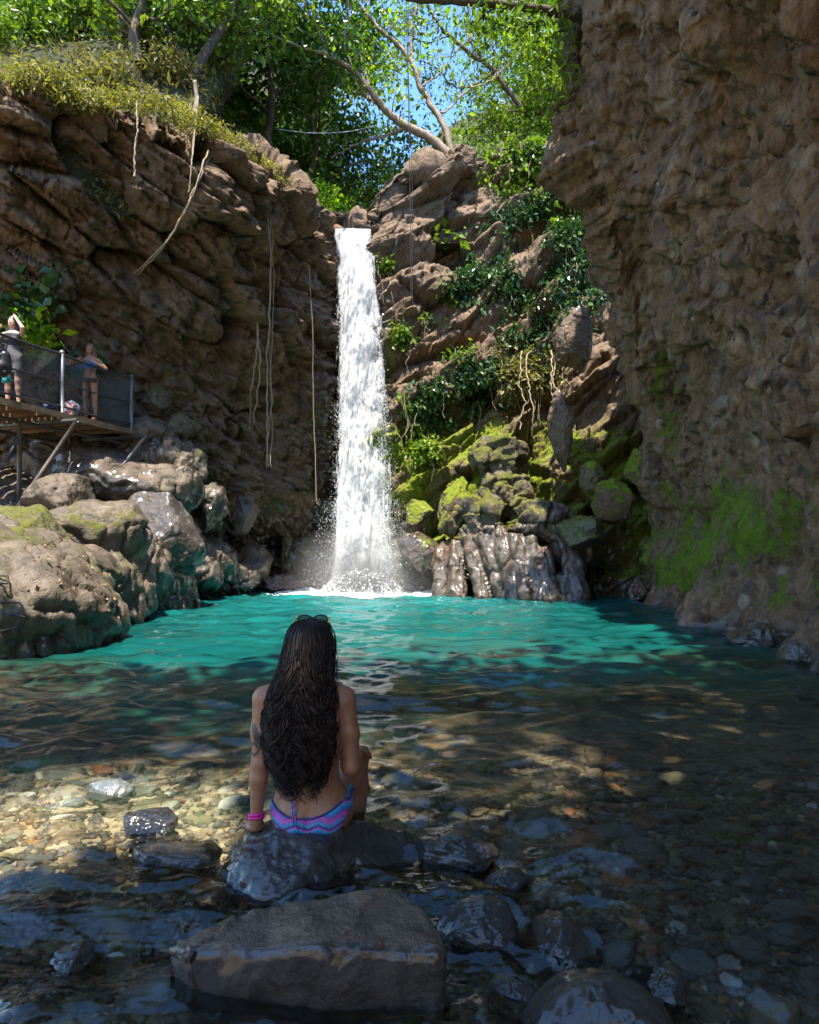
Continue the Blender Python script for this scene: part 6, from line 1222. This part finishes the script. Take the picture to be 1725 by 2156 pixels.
# things left on the deck and on the rail
def deck_pt(u, s_w=None, v=None):
    Y = (ZD - CH) * FPX / (VH - v); p = P(u, v, Y); p[2] = ZD + 0.002; return p
def lump(name, label, cat, c, r, mat, seed, group=None, amp=0.3):
    v, f = ico(4); v = v * (1 + amp * fbm(v * 1.6 + seed, 3, seed)[:, None]) * np.array(r); v[:, 2] = np.maximum(v[:, 2], -0.45 * r[2]); o = obj(name, raw_mesh(name, v, f, True), M[mat], None, np.array(c) + V3(0, 0, 0.45 * r[2])); return tag(o, label, cat, group)
tP = NT('patterned_pink_cloth'); pc = tP.vor(16, 'F1', out='Color'); ps = tP.n.new('ShaderNodeSeparateColor'); tP.l.new(pc, ps.inputs[0]); M['pinkcloth'] = tP.fin(tP.ramp(ps.outputs[0], [(0, (0.10, 0.03, 0.05)), (0.35, (0.38, 0.16, 0.18)), (0.6, (0.5, 0.28, 0.26)), (0.85, (0.05, 0.25, 0.45)), (0.93, (0.6, 0.55, 0.5))], 'CONSTANT'), 0.85)
M['redcloth'] = simple('red_fabric', (0.5, 0.03, 0.04), 0.7); M['navycloth'] = simple('navy_fabric', (0.02, 0.03, 0.07), 0.8, 0, 0.5); M['tealcloth'] = simple('teal_fabric', (0.02, 0.32, 0.36), 0.7)
bg = lump('bag', 'pink and brown patterned bag slumped on the deck beside the corner post', 'bag', deck_pt(152, v=880), (0.21, 0.18, 0.24), 'pinkcloth', 4)
lump('towel', 'dark blue bundle of cloth lying on the deck left of the middle post', 'towel', deck_pt(97, v=866), (0.22, 0.16, 0.11), 'navycloth', 8); lump('cloth', 'small red cloth beside the dark blue bundle', 'cloth', deck_pt(116, v=869), (0.07, 0.06, 0.06), 'redcloth', 12)
def shoe(c, rz, mat, label, group):
    o = empty('shoe', c); tag(o, label, 'shoe', group); Mx = np.array(Euler((0, 0, rz)).to_matrix()); so = SDF((-.06, -.16, -.01), (.06, .16, .12), 0.006)
    so.limb((0, -.10, .025), (0, .08, .03), .038, .034, .01); up = SDF((-.07, -.17, .0), (.07, .17, .16), 0.006); up.limb((0, -.09, .05), (0, .02, .06), .038, .045, .01); up.limb((0, .06, .06), (0, .075, .10), .042, .038, .02); up.ball((0, .075, .14), (.03, .035, .05), .01, None, True)
    v, f = so.mesh(1); v[:, 2] = np.minimum(np.maximum(v[:, 2], 0.0), .035); obj('sole', raw_mesh('sole', v @ Mx.T, f), M['palesole'], o); v, f = up.mesh(1); v[:, 2] = np.maximum(v[:, 2], 0.030); obj('upper', raw_mesh('upper', v @ Mx.T, f), M[mat], o)
M['palesole'] = simple('pale_rubber', (0.55, 0.56, 0.58), 0.6); M['bluegrey'] = simple('blue_grey_fabric', (0.12, 0.16, 0.22), 0.8)
shoe(deck_pt(162, v=884), 1.2, 'navycloth', 'left of two dark blue shoes behind the bag', 'shoes on the deck'); shoe(deck_pt(168, v=885), 1.0, 'navycloth', 'right of two dark blue shoes behind the bag', 'shoes on the deck')
shoe(deck_pt(13, v=858), 1.4, 'bluegrey', 'grey blue shoe at the deck edge near the left person', 'shoes on the deck'); shoe(deck_pt(45, v=860), 1.5, 'bluegrey', 'grey blue shoe right of the left person', 'shoes on the deck')
bp_ = empty('backpack', P(4, 762, 12.9)); tag(bp_, 'black backpack with white patches hanging on the rail at the left edge', 'backpack')
SB = SDF((-.3, -.25, -.35), (.3, .25, .35), 0.014); SB.limb((0, 0, -.12), (0, 0, .10), .17, .15, .05); SB.ball((0.02, -.10, -.10), (.12, .09, .11), .03); v, f = SB.mesh(1); tQ = NT('black_white_patch_fabric'); M['patch'] = tQ.fin(tQ.ramp(tQ.vor(11), [(0.20, (0.55, 0.55, 0.55)), (0.26, (0.012, 0.012, 0.014))], 'CONSTANT'), 0.6); obj('body', raw_mesh('body', v, f), M['patch'], bp_)
mb = MB(); mb.tube(spline([(-.06, .02, .20), (-.05, .06, .34), (.05, .06, .34), (.06, .02, .20)], 16), .018, 6); obj_ = mb.build('strap', M['blackcloth'], None); obj_.parent = bp_
lump('cloth', 'small teal cloth hanging behind the net by the left person', 'cloth', P(15, 806, 13.2), (0.09, 0.05, 0.12), 'tealcloth', 15)
# iron rungs set in the near slab of the left bank
bpy.context.view_layer.update(); DG = bpy.context.evaluated_depsgraph_get()
def hit(u, v, lift=0.0):
    d = Vector(((u - 862.5) / FPX, 1, -(v - VH) / FPX)); d.normalize(); h = SC.ray_cast(DG, Vector((0, 0, CH)) + d * 4.5, d)
    p = np.array(h[1]) if h[0] else P(u, v, 8.0); return p - np.array(d) * lift
M['iron'] = simple('black_iron', (0.02, 0.018, 0.017), 0.55, 0.4)
for lab, pts in (('middle of three iron rungs on the slab at the left edge', [(2, 1268, 0), (43, 1269, .10), (58, 1300, .10), (22, 1293, 0)]), ('lowest of three iron rungs, just above the water', [(-2, 1330, 0), (38, 1320, .10), (50, 1352, .10), (12, 1352, 0)]), ('highest of three iron rungs, cut by the left edge', [(-14, 1212, 0), (17, 1212, .10), (16, 1229, .10), (-2, 1228, 0)])):
    q = np.array([hit(*p) for p in pts]); q = np.concatenate([np.linspace(a, b, 6)[:-1] for a, b in zip(q[:-1], q[1:])] + [q[-1:]]); mb = MB(); mb.tube(q, 0.011, 6); o = mb.build('rung', M['iron'], None, True, q[0]); tag(o, lab, 'rung', 'iron rungs of the slab')
